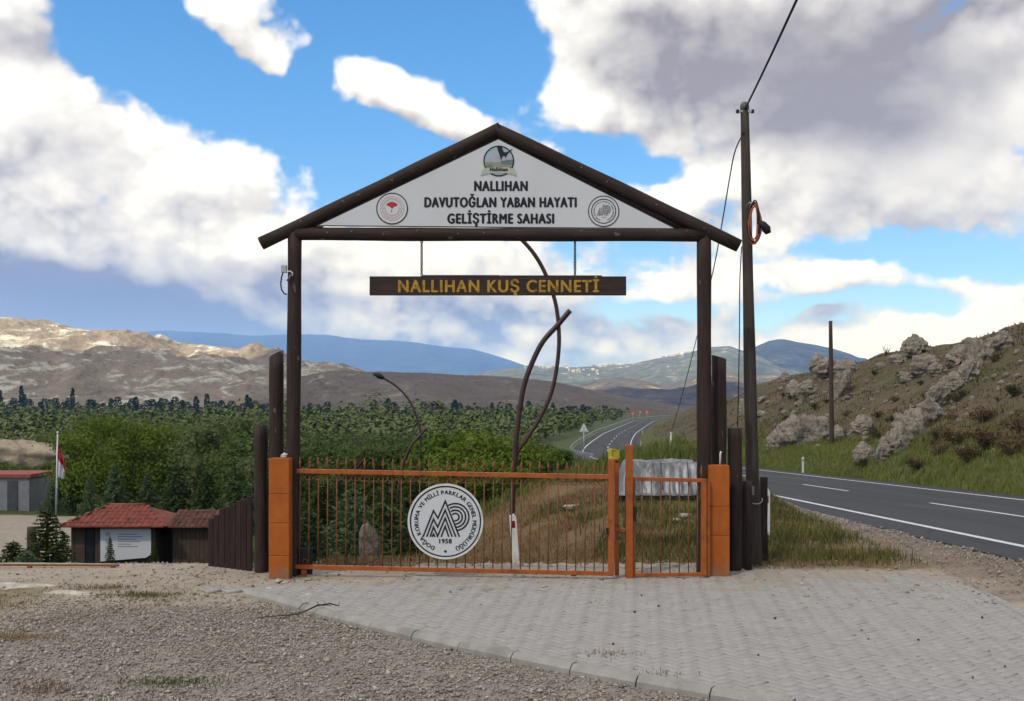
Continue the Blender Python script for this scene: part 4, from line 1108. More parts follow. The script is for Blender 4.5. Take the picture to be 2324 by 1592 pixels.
for i, (x, y, r) in enumerate(rest):
    r += random.gauss(0, .012); ca, sa = math.cos(r), math.sin(r)
    q = pv.copy(); q[:, 2] += q[:, 0] * random.gauss(0, .012) + q[:, 1] * random.gauss(0, .012) + pz()
    V.append(np.stack([q[:, 0] * ca - q[:, 1] * sa + x, q[:, 0] * sa + q[:, 1] * ca + y, q[:, 2]], -1)); F.append(pf + i * len(pv)); T.append(np.full(len(pv), random.random()))
me = npmesh('paver', np.concatenate(V), np.concatenate(F), paver_m); a = me.attributes.new('tone', 'FLOAT', 'POINT'); a.data.foreach_set('value', np.concatenate(T).astype(np.float32))
tag(obj('paver', me, paving), kind='stuff')

# loose gravel
def scatter_stones(name, pts, size, m, label, seed=3):
    g = np.random.default_rng(seed); n = len(pts)
    base = np.array([(1, 0, 0), (0, 1, 0), (-1, 0, 0), (0, -1, 0), (.15, .1, .75), (-.1, 0, -.6)])
    tri = np.array([(0, 1, 4), (1, 2, 4), (2, 3, 4), (3, 0, 4), (1, 0, 5), (2, 1, 5), (3, 2, 5), (0, 3, 5)])
    s = size * np.exp(g.normal(0, .38, n)); a = g.random(n) * 6.283; asp = g.uniform(.55, 1.0, n); flat = g.uniform(.45, .9, n)
    b = base[None] * (1 + g.uniform(-.28, .28, (n, 6, 3)))
    x, y, z = b[..., 0] * s[:, None], b[..., 1] * (s * asp)[:, None], b[..., 2] * (s * flat)[:, None]
    z = z + x * g.normal(0, .35, n)[:, None]
    ca, sa = np.cos(a)[:, None], np.sin(a)[:, None]
    v = np.stack([x * ca - y * sa + pts[:, :1], x * sa + y * ca + pts[:, 1:2], z + pts[:, 2:3] + (s * .25)[:, None]], -1).reshape(-1, 3)
    f = (tri[None] + (np.arange(n) * 6)[:, None, None]).reshape(-1, 3)
    me = npmesh(name, v, f, m)
    a = me.attributes.new('tone', 'FLOAT', 'POINT'); a.data.foreach_set('value', np.repeat(g.random(n), 6).astype(np.float32))
    return tag(obj(name, me), label, 'gravel', kind='stuff')
def stone_fn(nt, b, pos, ob):
    t = X(nt, xnode(nt, 'ShaderNodeAttribute', attribute_name='tone').outputs['Fac'])
    c = xramp(nt, t, [(0, (.15, .122, .10)), (.3, (.27, .218, .172)), (.55, (.345, .285, .23)), (.8, (.40, .335, .275)), (.93, (.46, .41, .355)), (1, (.50, .48, .44))])
    n = xnoise(nt, pos, 70, 3, .6); c = xmix(nt, n.lin(.3, .7) * .4, c, (.20, .17, .14)); setc(nt, b, c)
stone_m = mat('gravel_stone', stone_fn, .92, spec=.15)
n = 165000
gx = rng.uniform(-8.6, 5.5, n); gy = 6.5 + rng.random(n) ** .8 * 9.6
lim = kerb_y(np.clip(gx, -3.75, 6.2)) - .10
lim = np.where(gx < -3.75, 15.0, lim)
pn = fbm(gx * .9, gy * .9, 4)
dens = sstep(14.4, 12.4, gy + pn * 1.0) * (0.55 + .45 * sstep(-.25, .2, pn)) * (1 - .75 * sstep(-5.4, -6.6, gx + pn) * sstep(11.0, 12.0, gy))
keep = (gy < lim) & (rng.random(n) < np.maximum(dens, .05)) & (np.abs(gx / gy) < .60)
gx, gy = gx[keep], gy[keep]
scatter_stones('gravel', np.stack([gx, gy, H(gx, gy) - .006], -1), .0132, stone_m, 'loose grey and tan gravel beside the kerb')
n = 9000
gx = rng.uniform(-7.6, 7.5, n); gy = rng.uniform(13.2, 17.3, n); pn = fbm(gx * 1.3, gy * 1.3, 3)
onp = (gx > -1.5) & (gx < 3.4) & (gy < 15.0)
keep = (rng.random(n) < np.where(onp, .10, .22 + .5 * sstep(0, .4, pn)))
gx, gy = gx[keep], gy[keep]
scatter_stones('gravel', np.stack([gx, gy, np.where((gx > -1.2) & (gy < 16.4), .018, 0) + H(gx, gy) - .008], -1), .017, stone_m, 'thin scatter of pebbles and grit in front of the gate', 5)

# crumbled edge of the road
n = 9000
gy = rng.uniform(13, 42, n); gx = road_left(gy) - 1.1 - np.abs(rng.normal(0, .55, n)) + .12
scatter_stones('gravel', np.stack([gx, gy, H(gx, gy) + .004], -1), .016, stone_m, 'crumbled stones along the edge of the asphalt', 8)
# white stones, twigs and dark pebbles that lie about singly
def rock_mesh(name, seed, sub=3, rough=.35, flat=1.0, m=None, freq=1.6, facet=.25):
    g = np.random.default_rng(seed); bm = bmesh.new(); bmesh.ops.create_icosphere(bm, subdivisions=sub, radius=1.0)
    co = np.array([v.co[:] for v in bm.verts]); f = np.array([[v.index for v in q.verts] for q in bm.faces]); bm.free()
    dirs = g.normal(size=(16, 3)); dirs /= np.linalg.norm(dirs, axis=1)[:, None]; lim = g.uniform(.62, .95, 16)
    rad = np.ones(len(co))  # distance to the surface along each direction
    for d, l in zip(dirs, lim):                                     # cut flat faces
        k = co @ d; rad = np.minimum(rad, np.where(k > 1e-3, l / np.maximum(k, 1e-3), 9))
    rad = rad * (1 - facet) + facet * np.minimum(rad, 1)
    o = g.random(3) * 50
    nz = fbm(co[:, 0] * freq + o[0] + co[:, 2] * .7, co[:, 1] * freq + o[1] - co[:, 2] * .9, 4, .55)
    nz2 = ridged(co[:, 0] * freq * 2 + o[2] + co[:, 2] * 1.3, co[:, 1] * freq * 2 + co[:, 2] * 1.7, 3) - .6
    co = co * (rad * (1 + rough * nz + rough * .45 * nz2))[:, None]; co[:, 2] *= flat
    return npmesh(name, co, f, m, False)
def crag_mesh(name, seed, m, flat=.8, sub=5):
    """craggy outcrop: overlapping angular blocks seen from their common centre, roughened and cracked"""
    g = np.random.default_rng(seed); bm = bmesh.new(); bmesh.ops.create_icosphere(bm, subdivisions=sub, radius=1.0)
    co = np.array([v.co[:] for v in bm.verts]); f = np.array([[v.index for v in q.verts] for q in bm.faces]); bm.free()
    best = np.zeros(len(co))
    for k in range(9):
        c = g.normal(size=3) * np.array([.36, .34, .24]); t = np.full(len(co), g.uniform(.60, .95))
        for _ in range(13):
            n = g.normal(size=3); n /= np.linalg.norm(n); l = max(.22, g.uniform(.26, .56) + float(n @ c)); q = co @ n
            t = np.minimum(t, np.where(q > 1e-3, l / np.maximum(q, 1e-3), 9))
        best = np.maximum(best, t)
    co = co * best[:, None]; o = g.random(3) * 60
    x, y, z = co.T
    lay_ = fbm(z * 7 + o[0], (x + y) * 1.1 + o[1], 3)                       # bedding
    crk = ridged(x * 2.6 + o[1] + z * .5, y * 2.6 + o[2] - z * .6, 4)
    fin = fbm(x * 6 + z * 3 + o[2], y * 6 - z * 4, 4, .6)
    co = co * (1 + .17 * lay_ - .34 * np.clip(crk - .70, 0, 1) * 2 + .15 * fin + .07 * fbm(x * 15 + z * 8, y * 15 - z * 9, 2))[:, None]; co[:, 2] *= flat
    rr = np.sqrt((co[:, :2] ** 2).sum(1)); co[:, :2] /= np.percentile(rr, 97); co[:, 2] /= np.percentile(np.abs(co[:, 2]), 97)
    return npmesh(name, co, f, m, False)
def limestone_fn(nt, b, pos, ob):
    n = xnoise(nt, pos, .8, 8, .68); f = xnoise(nt, pos, 5.0, 7, .72); x, y, z = xsep(nt, pos)
    st = xnoise(nt, xcomb(nt, x * .6, y * .6, z * 3.2), 1.3, 6, .65)
    c = xmix(nt, (n * .4 + st * .35 + f * .25).lin(.38, .62), (.165, .132, .102), (.42, .365, .295))
    c = xmix(nt, n.sm(.56, .70) * .55, c, (.36, .255, .165))
    ck = xvoro(nt, xcomb(nt, x + f * .25, y + f * .25, z * .8), 1.6, 'DISTANCE_TO_EDGE').sm(.0, .05, 1.0, 0.0)
    c = xmix(nt, ((f * .6 + st * .4).sm(.53, .62) * .7 + ck * .22).clamp(), c, (.075, .062, .048))
    setc(nt, b, c); bump(nt, b, f * .7 + st * .6 - ck * .15, 1.0, .25)
limestone = mat('limestone', limestone_fn, .95, spec=.1)
pale_rock = plain('pale_stone', (.42, .37, .30), .9, .3, 6, .6, 40, dirt=((.20, .165, .12), .6))
chips = [rock_mesh('stone_chip', 40 + i, 2, .3, .6, pale_rock) for i in range(3)]
for i, (u, v, s) in enumerate(((745, 1393, .06), (700, 1352, .05), (738, 1378, .045), (668, 1368, .05), (612, 1338, .05), (648, 1325, .045), (633, 1322, .06))):
    p = P(u, v, CAM_H * FPX / (v - VH)); obj_ = obj('stone', chips[i % 3], None, (p.x, p.y, s * .3), (0, 0, i * 1.3), (s * 1.7, s, s * .8))
    tag(obj_, ['small white stone lying beside the kerb on the block paving', 'small white stone by the foot of the left orange pillar'][i > 3], 'stone', 'loose white stones on the forecourt')
dk = [rock_mesh('dark_pebble', 60 + i, 1, .25, .8, plain('dark_dropping%d' % i, (.02, .018, .016), .8, .2, 20, 0)) for i in range(2)]
for i in range(15):
    u, v = random.uniform(1250, 2300), random.uniform(1345, 1585); p = P(u, v, (CAM_H - .03) * FPX / (v - VH))
    if p.y > kerb_y(p.x) + .3 and p.x < road_left(p.y) - 2.4:
        tag(obj('pebble', dk[i % 2], None, (p.x, p.y, .032), (0, 0, i), random.uniform(.012, .021)), 'small dark pebble lying on the grey block paving', 'pebble', 'dark pebbles on the paving')
br = thing('fallen_branch', 'thin dark dry branch lying across the kerb', 'branch', tuple(P(680, 1400, 12.6)))
pts = [P(u, v, CAM_H * FPX / (v - VH)) + Vector((0, 0, h)) for u, v, h in ((585, 1406, .02), (630, 1404, .03), (680, 1401, .04), (720, 1397, .12), (750, 1393, .12), (768, 1392, .09))]
MB().tube(pts, [.005, .007, .009, .011, .010, .006], 6).obj('stem', plain('dry_bark', (.05, .038, .03), .9, .3, 20, .3), br)
for i in range(7):
    a = pts[3].lerp(pts[5], i / 6); d = Vector((random.uniform(-.10, .16), random.uniform(-.1, .1), random.uniform(.01, .07)))
    MB().tube([a, a + d * .6, a + d], [.004, .003, .002], 5).obj('twig', MATS['dry_bark'], br)
# pale rock ledge on the left and the low orange rail on the edge of the drop
lg = obj('rock_ledge', rock_mesh('rock_ledge', 71, 4, .3, .10, pale_rock, 3.0), None, (-7.4, 14.6, -.05), (0, 0, .1), (1.3, .36, .9))
tag(lg, 'flat pale rock slab breaking through the dry ground at the left', 'rock')
lg = obj('rock_ledge', rock_mesh('rock_ledge', 72, 4, .3, .10, pale_rock, 3.0), None, (-6.0, 14.2, -.04), (0, 0, -.25), (.6, .14, .6))
tag(lg, 'small flat pale rock sliver beside the larger pale slab', 'rock')
rl = thing('ground_rail', 'long low orange steel rail along the edge of the forecourt left of the gate', 'rail', (-6, 16.35, 0))
MB().bar((-9.5, 16.35, .035), (-6.1, 16.3, .03), .03).obj('rail_bar', bar_steel, rl)
for x in (-9, -7.5, -6.2): MB().box((x - .03, 16.30, -.1), (x + .03, 16.36, .02)).obj('rail_foot', bar_steel, rl)

def gz(x, y): return float(H(np.array(float(x)), np.array(float(y))))
# ------------------------------------------------------------------ utility poles and wires
def bez(pts, n=24):
    """smooth curve through points (Catmull-Rom)"""
    p = [Vector(q) for q in pts]; p = [p[0] * 2 - p[1]] + p + [p[-1] * 2 - p[-2]]; out = []
    for i in range(1, len(p) - 2):
        for k in range(n):
            t = k / n; a, b, c, d = p[i - 1], p[i], p[i + 1], p[i + 2]
            out.append(.5 * ((2 * b) + (c - a) * t + (2 * a - 5 * b + 4 * c - d) * t * t + (3 * b - a - 3 * c + d) * t**3))
    return out + [p[-2]]
up_b, up_t = P(1713, 1282, 16.55), P(1690, 246, 16.7)
pole = thing('utility_pole', 'tall weathered wooden utility pole beside the right end of the gateway', 'utility pole', (up_b.x, up_b.y, 0), 'wooden utility poles')
log('pole_shaft', (up_b.x, up_b.y, -.4), up_t, .118, .068, pole, wood_grey, 20, 16)
MB().lathe([(.062, 0), (.075, .03), (.075, .07), (.05, .12), (.01, .135)], tuple(up_t - Vector((0, 0, .03)))).obj('insulator_cap', plain('aged_porcelain', (.10, .095, .085), .4, .2, 9, 0), pole)
MB().bar(up_t + Vector((-.13, -.03, -.06)), up_t + Vector((.13, -.03, -.06)), .035).obj('cross_bracket', galv, pole)
for s in (-1, 1): MB().box(tuple(up_t + Vector((s * .12 - .02, -.055, -.085))), tuple(up_t + Vector((s * .12 + .02, -.005, -.035)))).obj('bracket_end', black_rubber, pole)
ct = P(1714, 1115, 16.3); MB().box(tuple(ct + Vector((-.10, -.02, -.06))), tuple(ct + Vector((-.02, .03, .07)))).obj('number_plate', plain('grey_plate', (.24, .22, .23), .5, .1, 9, 0), pole)
MB().tube([(up_b.x - .115 * math.cos(a), up_b.y - .115 * math.sin(a), 1.05 - .08 * math.sin(a / 1.0)) for a in [math.pi * k / 10 for k in range(11)]], .008, 5).obj('wire_tie', galv, pole)
# overhead line, sagging to the next pole behind the camera
far_end = Vector((-1.5, -25, 7.2)); a0 = up_t + Vector((0, -.05, -.02)); sag = .85
lp = [a0.lerp(far_end, t) - Vector((0, 0, 4 * sag * t * (1 - t))) for t in np.linspace(0, 1, 60)]
tag(MB().tube(lp, .016, 6).obj('overhead_cable', black_rubber, None, tuple(a0)), 'thick black overhead cable running up from the near utility pole', 'cable')
np_ = thing('utility_pole', 'wooden utility pole carrying the overhead cable on the forecourt behind', 'utility pole', (far_end.x, far_end.y, 0), 'wooden utility poles')
log('pole_shaft', (far_end.x, far_end.y, -.4), far_end + Vector((0, 0, .1)), .12, .07, np_, wood_grey)
# coiled cable on the pole
cc = P(1709, 508, 16.5); coil = thing('cable_coil', 'hanging coil of orange and black cable strapped to the near utility pole', 'cable coil', tuple(cc))
cop = plain('orange_cable', (.30, .085, .035), .45, .2, 15, 0)
for k in range(9):
    m = cop if k % 3 else black_rubber; rx, rz = .075 + random.uniform(-.022, .028), .31 + random.uniform(-.035, .03); dx = random.uniform(-.02, .02); dz = random.uniform(-.03, .03)
    MB().tube([cc + Vector((dx + rx * math.cos(a), -.08 + .02 * math.sin(3 * a + k), dz + rz * math.sin(a))) for a in [2 * math.pi * i / 28 for i in range(29)]], .011, 6).obj('cable_loop', m, coil)
MB().tube([cc + Vector((.06, -.08, .02)), cc + Vector((.13, -.09, -.03)), cc + Vector((.19, -.09, -.10)), cc + Vector((.22, -.09, -.17))], [.03, .06, .07, .045], 10).obj('splice_case', black_rubber, coil)
MB().tube([cc + Vector((-.02, -.05, .29)), cc + Vector((-.06, -.02, .33)), cc + Vector((-.09, .05, .27))], .010, 6).obj('hook', galv, coil)
# service wires
w1 = bez([P(1688, 300, 16.62), P(1668, 345, 16.9), P(1655, 410, 17.4), P(1640, 500, 18.3), P(1617, 622, 20.5), P(1580, 772, 26), P(1550, 890, 32), P(1522, 988, 39)], 8)
tag(MB().tube(w1, .011, 5).obj('stay_wire', black_rubber, None, tuple(w1[0])), 'thin wire slanting from the near pole down to the green bank', 'wire')
sw = thing('stay_anchor', 'small pale insulator and stake at the foot of the slanting wire', 'anchor', tuple(w1[-1]))
MB().tube([w1[-1] + Vector((0, 0, -.45)), w1[-1] + Vector((.02, 0, .12))], .035, 7).obj('stake', white_paint, sw)
w2 = bez([P(1683, 560, 16.58), P(1679, 640, 16.5), P(1678, 760, 16.5), P(1676, 880, 16.55), P(1674, 968, 16.6)], 8)
tag(MB().tube(w2, .009, 5).obj('service_cable', black_rubber, None, tuple(w2[0])), 'thin dark cable hanging down beside the near utility pole', 'cable')
fb = P(1888, 1032, 66); fp = thing('utility_pole', 'slim bare wooden pole on the verge across the road below the rocks', 'utility pole', (fb.x, 66, gz(fb.x, 66)), 'wooden utility poles')
log('pole_shaft', (fb.x, 66, gz(fb.x, 66) - .5), P(1885, 729, 66), .155, .115, fp, wood_grey)

# ------------------------------------------------------------------ crossing curved lamps
LA = [(0.02, 0), (-.02, .9), (0.0, 1.7), (.05, 2.4), (.16, 3.2), (.30, 3.65), (.52, 4.1), (.80, 4.42), (1.02, 4.68)]
LB = [(.02, 1.98), (.10, 2.17), (.28, 2.42), (.52, 2.82), (.70, 3.25), (.80, 3.8), (.82, 4.3), (.75, 4.85), (.55, 5.4), (.28, 5.82), (-.1, 6.17), (-.52, 6.42)]
def lamp_proto(label):
    t = thing('curved_lamp', label, 'street lamp', (0, 0, 0), 'curved lamps down the path')
    MB().tube(bez([(x, 0, z - (.4 if z == 0 else 0)) for x, z in LA], 6), .050, 10).obj('stem', lamp_metal, t)
    MB().tube(bez([(x, .02, z) for x, z in LB], 6), .038, 10).obj('arm', lamp_metal, t)
    MB().lathe([(.02, 0), (.075, .01), (.07, .05), (.05, .06)], (-.05, 0, 0)).obj('foot_plate', lamp_metal, t)
    h = MB().tube([(-.44, .02, 6.38), (-.52, .02, 6.42), (-.62, .02, 6.47), (-.75, .02, 6.52), (-.82, .02, 6.54)], [.05, .085, .10, .07, .03], 10)
    hd = h.obj('lamp_head', dark_metal, t)
    MB().tube([(-.58, .02, 6.40), (-.72, .02, 6.455)], [.055, .045], 8).obj('lamp_glass', white_paint, hd)
    return t
lamp = lamp_proto('curved dark red lamp pole right behind the wide gate, rising behind the board')
lamp.location = (.03, 19, gz(.03, 19) - .05)
for (x, y, l) in ((-3.95, 36, 'curved dark lamp pole rising from the trees behind the gate emblem'), (-9.3, 60, 'curved dark lamp half sunk in the trees beside the left portal post'),
                  (-24.6, 84, 'small far lamp with pale head among the dark conifers by the hut'), (-32.5, 92, 'small far lamp with pale head beside the broad bright green tree')):
    clone(lamp, (x, y, gz(x, y) - .05), 0, 1, l)

# ------------------------------------------------------------------ road markers, rail and signs
def marker(loc, h, lean, label, m=white_paint):
    t = thing('marker_post', label, 'marker post', loc, 'white road marker posts', rot=(0, lean, 0))
    me = MB().prism([(-.055, -.3), (.055, -.3), (.055, h - .05), (.02, h), (-.055, h - .03)][::-1], -.03, .03).mesh('marker_body', m); o = obj('body', me); o.parent = t
    o = obj('reflector', MB().box((-.028, -.036, h * .72), (.028, -.03, h * .86)).mesh('reflector', plain('red_reflector%d' % int(loc[1]), (.16, .008, .012), .35, .1, 9, 0))); o.parent = t
    return t
p = P(1171, 1300, 16.6); marker((p.x, 16.6, gz(p.x, 16.6) + .02), .78, R(-4), 'leaning white marker post with red reflector behind the wide gate')
p = P(1819, 1072, 46); marker((16.9, 61, gz(16.9, 61)), 1.0, 0, 'white marker post in the lush grass across the road')
p = P(1740, 1170, 19.5); marker((p.x, 19.5, gz(p.x, 19.5)), .95, 0, 'white marker post behind the thin dark log post at the roadside')
for i, y in enumerate((112, 165, 230)):
    x = float(road_left(y)) + 8.6 * float(road_w(y)); marker((x, y, gz(x, y)), .9, 0, ['white marker post on the far verge where the road starts to bend', 'small white marker post beyond the road bend', 'tiny white marker post on the distant verge'][i])
gr = thing('guard_rail', 'galvanised guard rail following the outside of the road bend', 'guard rail', (road_left(130) - 2, 130, gz(road_left(130) - 2, 130)))
gy_ = np.arange(92, 470, 4.0)
pts = [Vector((float(road_left(y) - 1.7 * road_w(y)), y, float(road_z(y)) + .62)) for y in gy_]
mb = MB(); n = len(pts)
for k, (dz, dx) in enumerate(((-.16, 0), (-.08, .05), (0, 0), (.08, .05), (.16, 0))): mb.v += [tuple(q + Vector((dx, 0, dz))) for q in pts]
mb.f = [(k * n + i, k * n + i + 1, (k + 1) * n + i + 1, (k + 1) * n + i) for k in range(4) for i in range(n - 1)]; mb.sm = [True] * len(mb.f)
o = mb.obj('rail_beam', galv, gr); md = o.modifiers.new('thick', 'SOLIDIFY'); md.thickness = .02
pm = MB().box((-.05, -.03, -.9), (.02, .03, .1)).mesh('rail_post', galv)
for q in pts: obj('rail_post', pm, gr, q + Vector((-.04, 0, 0)))
ts = thing('warning_sign', 'triangular road warning sign on a thin post by the guard rail', 'sign', (0, 0, 0))
sp_ = P(1325, 1020, 105); sx, sy = sp_.x, 105; sz0 = gz(sx, sy); ts.location = (sx, sy, sz0); WL[ts] = Vector((sx, sy, sz0))
st = P(1325, 965, 105).z
MB().tube([(sx, sy, sz0 - .3), (sx, sy, st)], .04, 8).obj('sign_post', galv, ts)
tri = lambda s: [(sx - .42 * s, st - .62 + .36 - .36 * s), (sx + .42 * s, st - .62 + .36 - .36 * s), (sx, st - .26 + .42 * s)]
MB().prism(tri(1.25)[::-1], sy - .06, sy - .045).obj('sign_plate', plain('sign_back', (.33, .33, .34), .5, .1, 4, 0), ts)
MB().sheet(tri(.85), sy - .066).obj('sign_face', white_paint, ts)
MB().stroke([(sx, st - .5), (sx, st - .2)], .09, sy - .07).obj('sign_symbol', grey_p, ts)
# red truck far down the road
tx = float(road_left(560)) + 1.9; ty = 556; tz = float(road_z(ty)); tk = thing('truck', 'tiny red truck far down the road beyond the bend', 'truck', (tx, ty, tz), rot=None)
redp = plain('truck_red', (.42, .025, .03), .4, .1, 2, 0)
bevel(MB().box((tx - 1.2, ty, tz + .9), (tx + 1.2, ty + 6.5, tz + 3.2)).obj('cargo_box', redp, tk), .06)
bevel(MB().box((tx - 1.15, ty - 2.2, tz + .6), (tx + 1.15, ty - .1, tz + 2.7)).obj('cab', redp, tk), .12)
MB().box((tx - 1.0, ty - 2.23, tz + 1.6), (tx + 1.0, ty - 2.2, tz + 2.4)).obj('windscreen', ink, tk)
for yy in (ty - 1.2, ty + 4.6):
    for s in (-1, 1): MB().tube([(tx + s * .95, yy, tz + .5), (tx + s * 1.15, yy, tz + .5)], .5, 14).obj('wheel', black_rubber, tk)
# chevron boards by the bend
for i, (u, v, Y) in enumerate(((1452, 938, 330), (1436, 941, 318), (1468, 938, 345))):
    q = P(u, v, Y); t = thing('chevron_board', 'small red and white chevron board on the outside of the far bend', 'sign', (q.x, Y, gz(q.x, Y)), 'chevron boards')
    MB().tube([(q.x, Y, gz(q.x, Y) - .3), (q.x, Y, q.z + .5)], .05, 6).obj('sign_post', galv, t)
    MB().box((q.x - .55, Y - .05, q.z - .1), (q.x + .55, Y, q.z + .75)).obj('board', redp, t)
    mb = MB()
    for k in (-.25, .2): mb.stroke([(q.x + k - .12, q.z + .7), (q.x + k + .15, q.z + .33), (q.x + k - .12, q.z - .05)], .13, Y - .06)
    mb.obj('chevron', white_paint, t)

# ------------------------------------------------------------------ load under a silver tarpaulin
ta, tb = P(1409, 1136, 24.6), P(1612, 1046, 24.6)
tp = thing('covered_trailer', 'low trailer under a crumpled silver tarpaulin behind the small gate', 'trailer', (3.6, 25.3, gz(3.6, 25.3)))
def tarp_fn(nt, b, pos, ob):
    n = xnoise(nt, pos, 2.2, 5, .6); w = xnoise(nt, xvec(nt, pos, scale=(1.6, 1, .35)), 5, 4, .6, 1.2)
    setc(nt, b, xmix(nt, (n * .5 + w * .5).lin(.35, .65), (.07, .065, .062), (.25, .25, .255))); bump(nt, b, w, .5, .05)
tarp_m = mat('silver_tarpaulin', tarp_fn, .42, .30, .5)
x0, x1, y0, y1 = ta.x, tb.x, 24.6, 26.2; zb, zt = ta.z + .12, tb.z
nx, ny = 60, 40; xs, yv = np.linspace(-.06, 1.06, nx), np.linspace(-.10, 1.1, ny); U, Vv = np.meshgrid(xs, yv)
ed = np.minimum.reduce([U / .12, (1 - U) / .12, Vv / .22, (1 - Vv) / .22]); top = sstep(-.35, .9, ed)
cr = ridged(U * 3.2 + Vv * 1.5, Vv * 1.8 - U * 1.2, 4) - .6; fold = np.abs(((U * 7 + Vv * .8 + .5 * np.sin(U * 9)) % 1) - .5)
Z = zb + (zt - zb) * (top * (.90 + .22 * cr) + .02); Yy = y0 + (y1 - y0) * Vv - (.5 - fold) * .26 * (1 - top) + cr * .10 * (1 - top); Xx = x0 + (x1 - x0) * U + cr * .03
f = [(j * nx + i, j * nx + i + 1, (j + 1) * nx + i + 1, (j + 1) * nx + i) for j in range(ny - 1) for i in range(nx - 1)]
me = npmesh('tarpaulin', np.stack([Xx, Yy, Z], -1).reshape(-1, 3) - np.array(WL[tp]), f, tarp_m, True); o = obj('tarpaulin', me, tp, WL[tp]); md = o.modifiers.new('thick', 'SOLIDIFY'); md.thickness = .008
MB().box((x0 + .08, y0 + .05, zb - .13), (x1 - .08, y1 - .1, zb + .03)).obj('chassis', black_rubber, tp)
MB().bar((x0 + .1, y0 + .02, zb - .05), (x1 - .1, y0 + .02, zb - .05), .035).obj('side_rail', galv, tp)
for xx in (x0 + .5, x1 - .5): MB().tube([(xx, y0 + .1, zb - .15), (xx, y0 + .28, zb - .15)], .22, 16).obj('wheel', black_rubber, tp)
for uu in (1500, 1560): MB().tube([P(uu, 1050, 24.6) + Vector((0, .05, .02)), P(uu + 3, 1090, 24.6) + Vector((0, -.04, 0)), P(uu + 5, 1132, 24.6) + Vector((0, -.03, .03))], .008, 5).obj('lashing', black_rubber, tp)

# ------------------------------------------------------------------ stones standing behind the gate
sl = obj('standing_stone', rock_mesh('standing_stone', 81, 4, .22, 1.0, limestone, 2.2), None, (P(838, 1240, 20.5).x, 20.5, P(0, 1240, 20.5).z), (.05, -.08, .4), (.21, .16, .48))
tag(sl, 'upright grey standing stone behind the left part of the wide gate', 'rock')
for i, (u, v, Y, s, l) in enumerate(((1300, 1128, 25, .16, 'flat white stone on the dry slope behind the wide gate'), (1552, 1190, 22, .15, 'jagged white stone in the grass behind the small gate'), (1533, 1207, 21.5, .10, 'small white stone beside the jagged one behind the small gate'), (930, 1052, 44, .35, 'pale stone heap at the edge of the trees beyond the gate'), (1130, 1245, 20, .12, 'small pale stone at the foot of the dry slope'))):
    q = P(u, v, Y); z = gz(q.x, Y)
    tag(obj('stone', rock_mesh('white_stone', 90 + i, 3, .3, .5, pale_rock), None, (q.x, Y, z + s * .15), (0, 0, i), (s * 1.6, s, s)), l, 'stone')

# ------------------------------------------------------------------ reception hut, flag, wall and left corner
hY = 47.0; hut = thing('reception_hut', 'low wooden hut with red tiled hip roof and white notice board', 'hut', (-16.6, hY + 1.6, -4.9))
tile_m = plain('clay_tile', (.19, .050, .032), .85, .4, 3.0, .3, 30, dirt=((.075, .045, .035), .7)); HZ = -4.88
hx0, hx1, hz1 = -19.65, -15.95, -3.02; dep = 3.2
wl = MB().box((hx0 + .06, hY + .05, HZ - .6), (hx1 - .06, hY + dep, hz1)).obj('wall', plain('hut_dark_wall', (.055, .038, .028), .9, .2, 4, .2), hut)  # plain dark brown wall behind the planks
def planks(xa, xb, za, zb, y, parent, skip=()):
    z = za; k = 0
    while z < zb - .05:
        w = .205; L = xb - xa
        me = MB().box((0, -.02, 0), (w - .012, .02, L)).mesh('plank', wood_plank); o = obj('plank', me, parent, (xa, y, z + w - .012), (0, R(90), 0)); z += w; k += 1
door_x = (-19.05, -18.72)
planks(hx0, door_x[0] - .06, HZ, hz1 - .05, hY, wl); planks(door_x[1] + .06, -18.45, HZ, hz1 - .05, hY, wl)
MB().box((door_x[0], hY - .01, HZ), (door_x[1], hY + .03, hz1 - .15)).obj('doorway_dark', ink, hut)  # black slab stands in for the shade inside the open door
for x in (hx0, -18.45, -16.02):
    MB().box((x - .06, hY - .06, HZ - .5), (x + .06, hY + .06, hz1)).obj('corner_post', wood_plank, hut)
nb = MB().prism([(-18.38, -4.62), (-16.35, -4.45), (-16.12, -4.30), (-16.12, -3.15), (-18.38, -3.15)], hY - .12, hY - .08).obj('notice_board', white_panel, hut)
mb = MB()
for z, w in ((-3.4, .34), (-3.72, .3), (-4.0, .34)): mb.disc(-18.05, z, .12, hY - .125, 16)
mb.obj('board_emblem', mauve_p, nb)
mb = MB()
for k in range(6): mb.stroke([(-17.6, -3.4 - .11 * k), (-17.6 + [.9, 1.1, .8, 1.0, .6, .9][k], -3.4 - .11 * k)], .03, hY - .125)
mb.obj('board_text', grey_p, nb)
# hip roof with separate tiles
rz0, rz1 = -3.05, -2.30; ex0, ex1, ey0, ey1 = -20.15, -15.45, hY - .55, hY + dep + .5; rdx = 1.5; ym = (ey0 + ey1) / 2
roof = MB().add([(ex0, ey0, rz0), (ex1, ey0, rz0), (ex1, ey1, rz0), (ex0, ey1, rz0), (ex0 + rdx, ym, rz1), (ex1 - rdx, ym, rz1)], [(0, 1, 5, 4), (1, 2, 5), (2, 3, 4, 5), (3, 0, 4), (3, 2, 1, 0)]).obj('roof', tile_m, hut)
tl = MB(); arc = [(-.12 + .24 * i / 5, .05 * math.sin(math.pi * i / 5)) for i in range(6)]
for j, (yy, zz) in enumerate(((0, .012), (.36, -.0))): tl.v += [(x, yy, z * (1 - .15 * j) + zz) for x, z in arc]
tl.f = [(i, i + 1, i + 7, i + 6) for i in range(5)]; tl.v += [(x, 0, -.01) for x, z in arc]; tl.f += [(i + 1, i, i + 12, i + 13) for i in range(5)]; tl.sm = [True] * 10
tile_me = tl.mesh('roof_tile', tile_m)
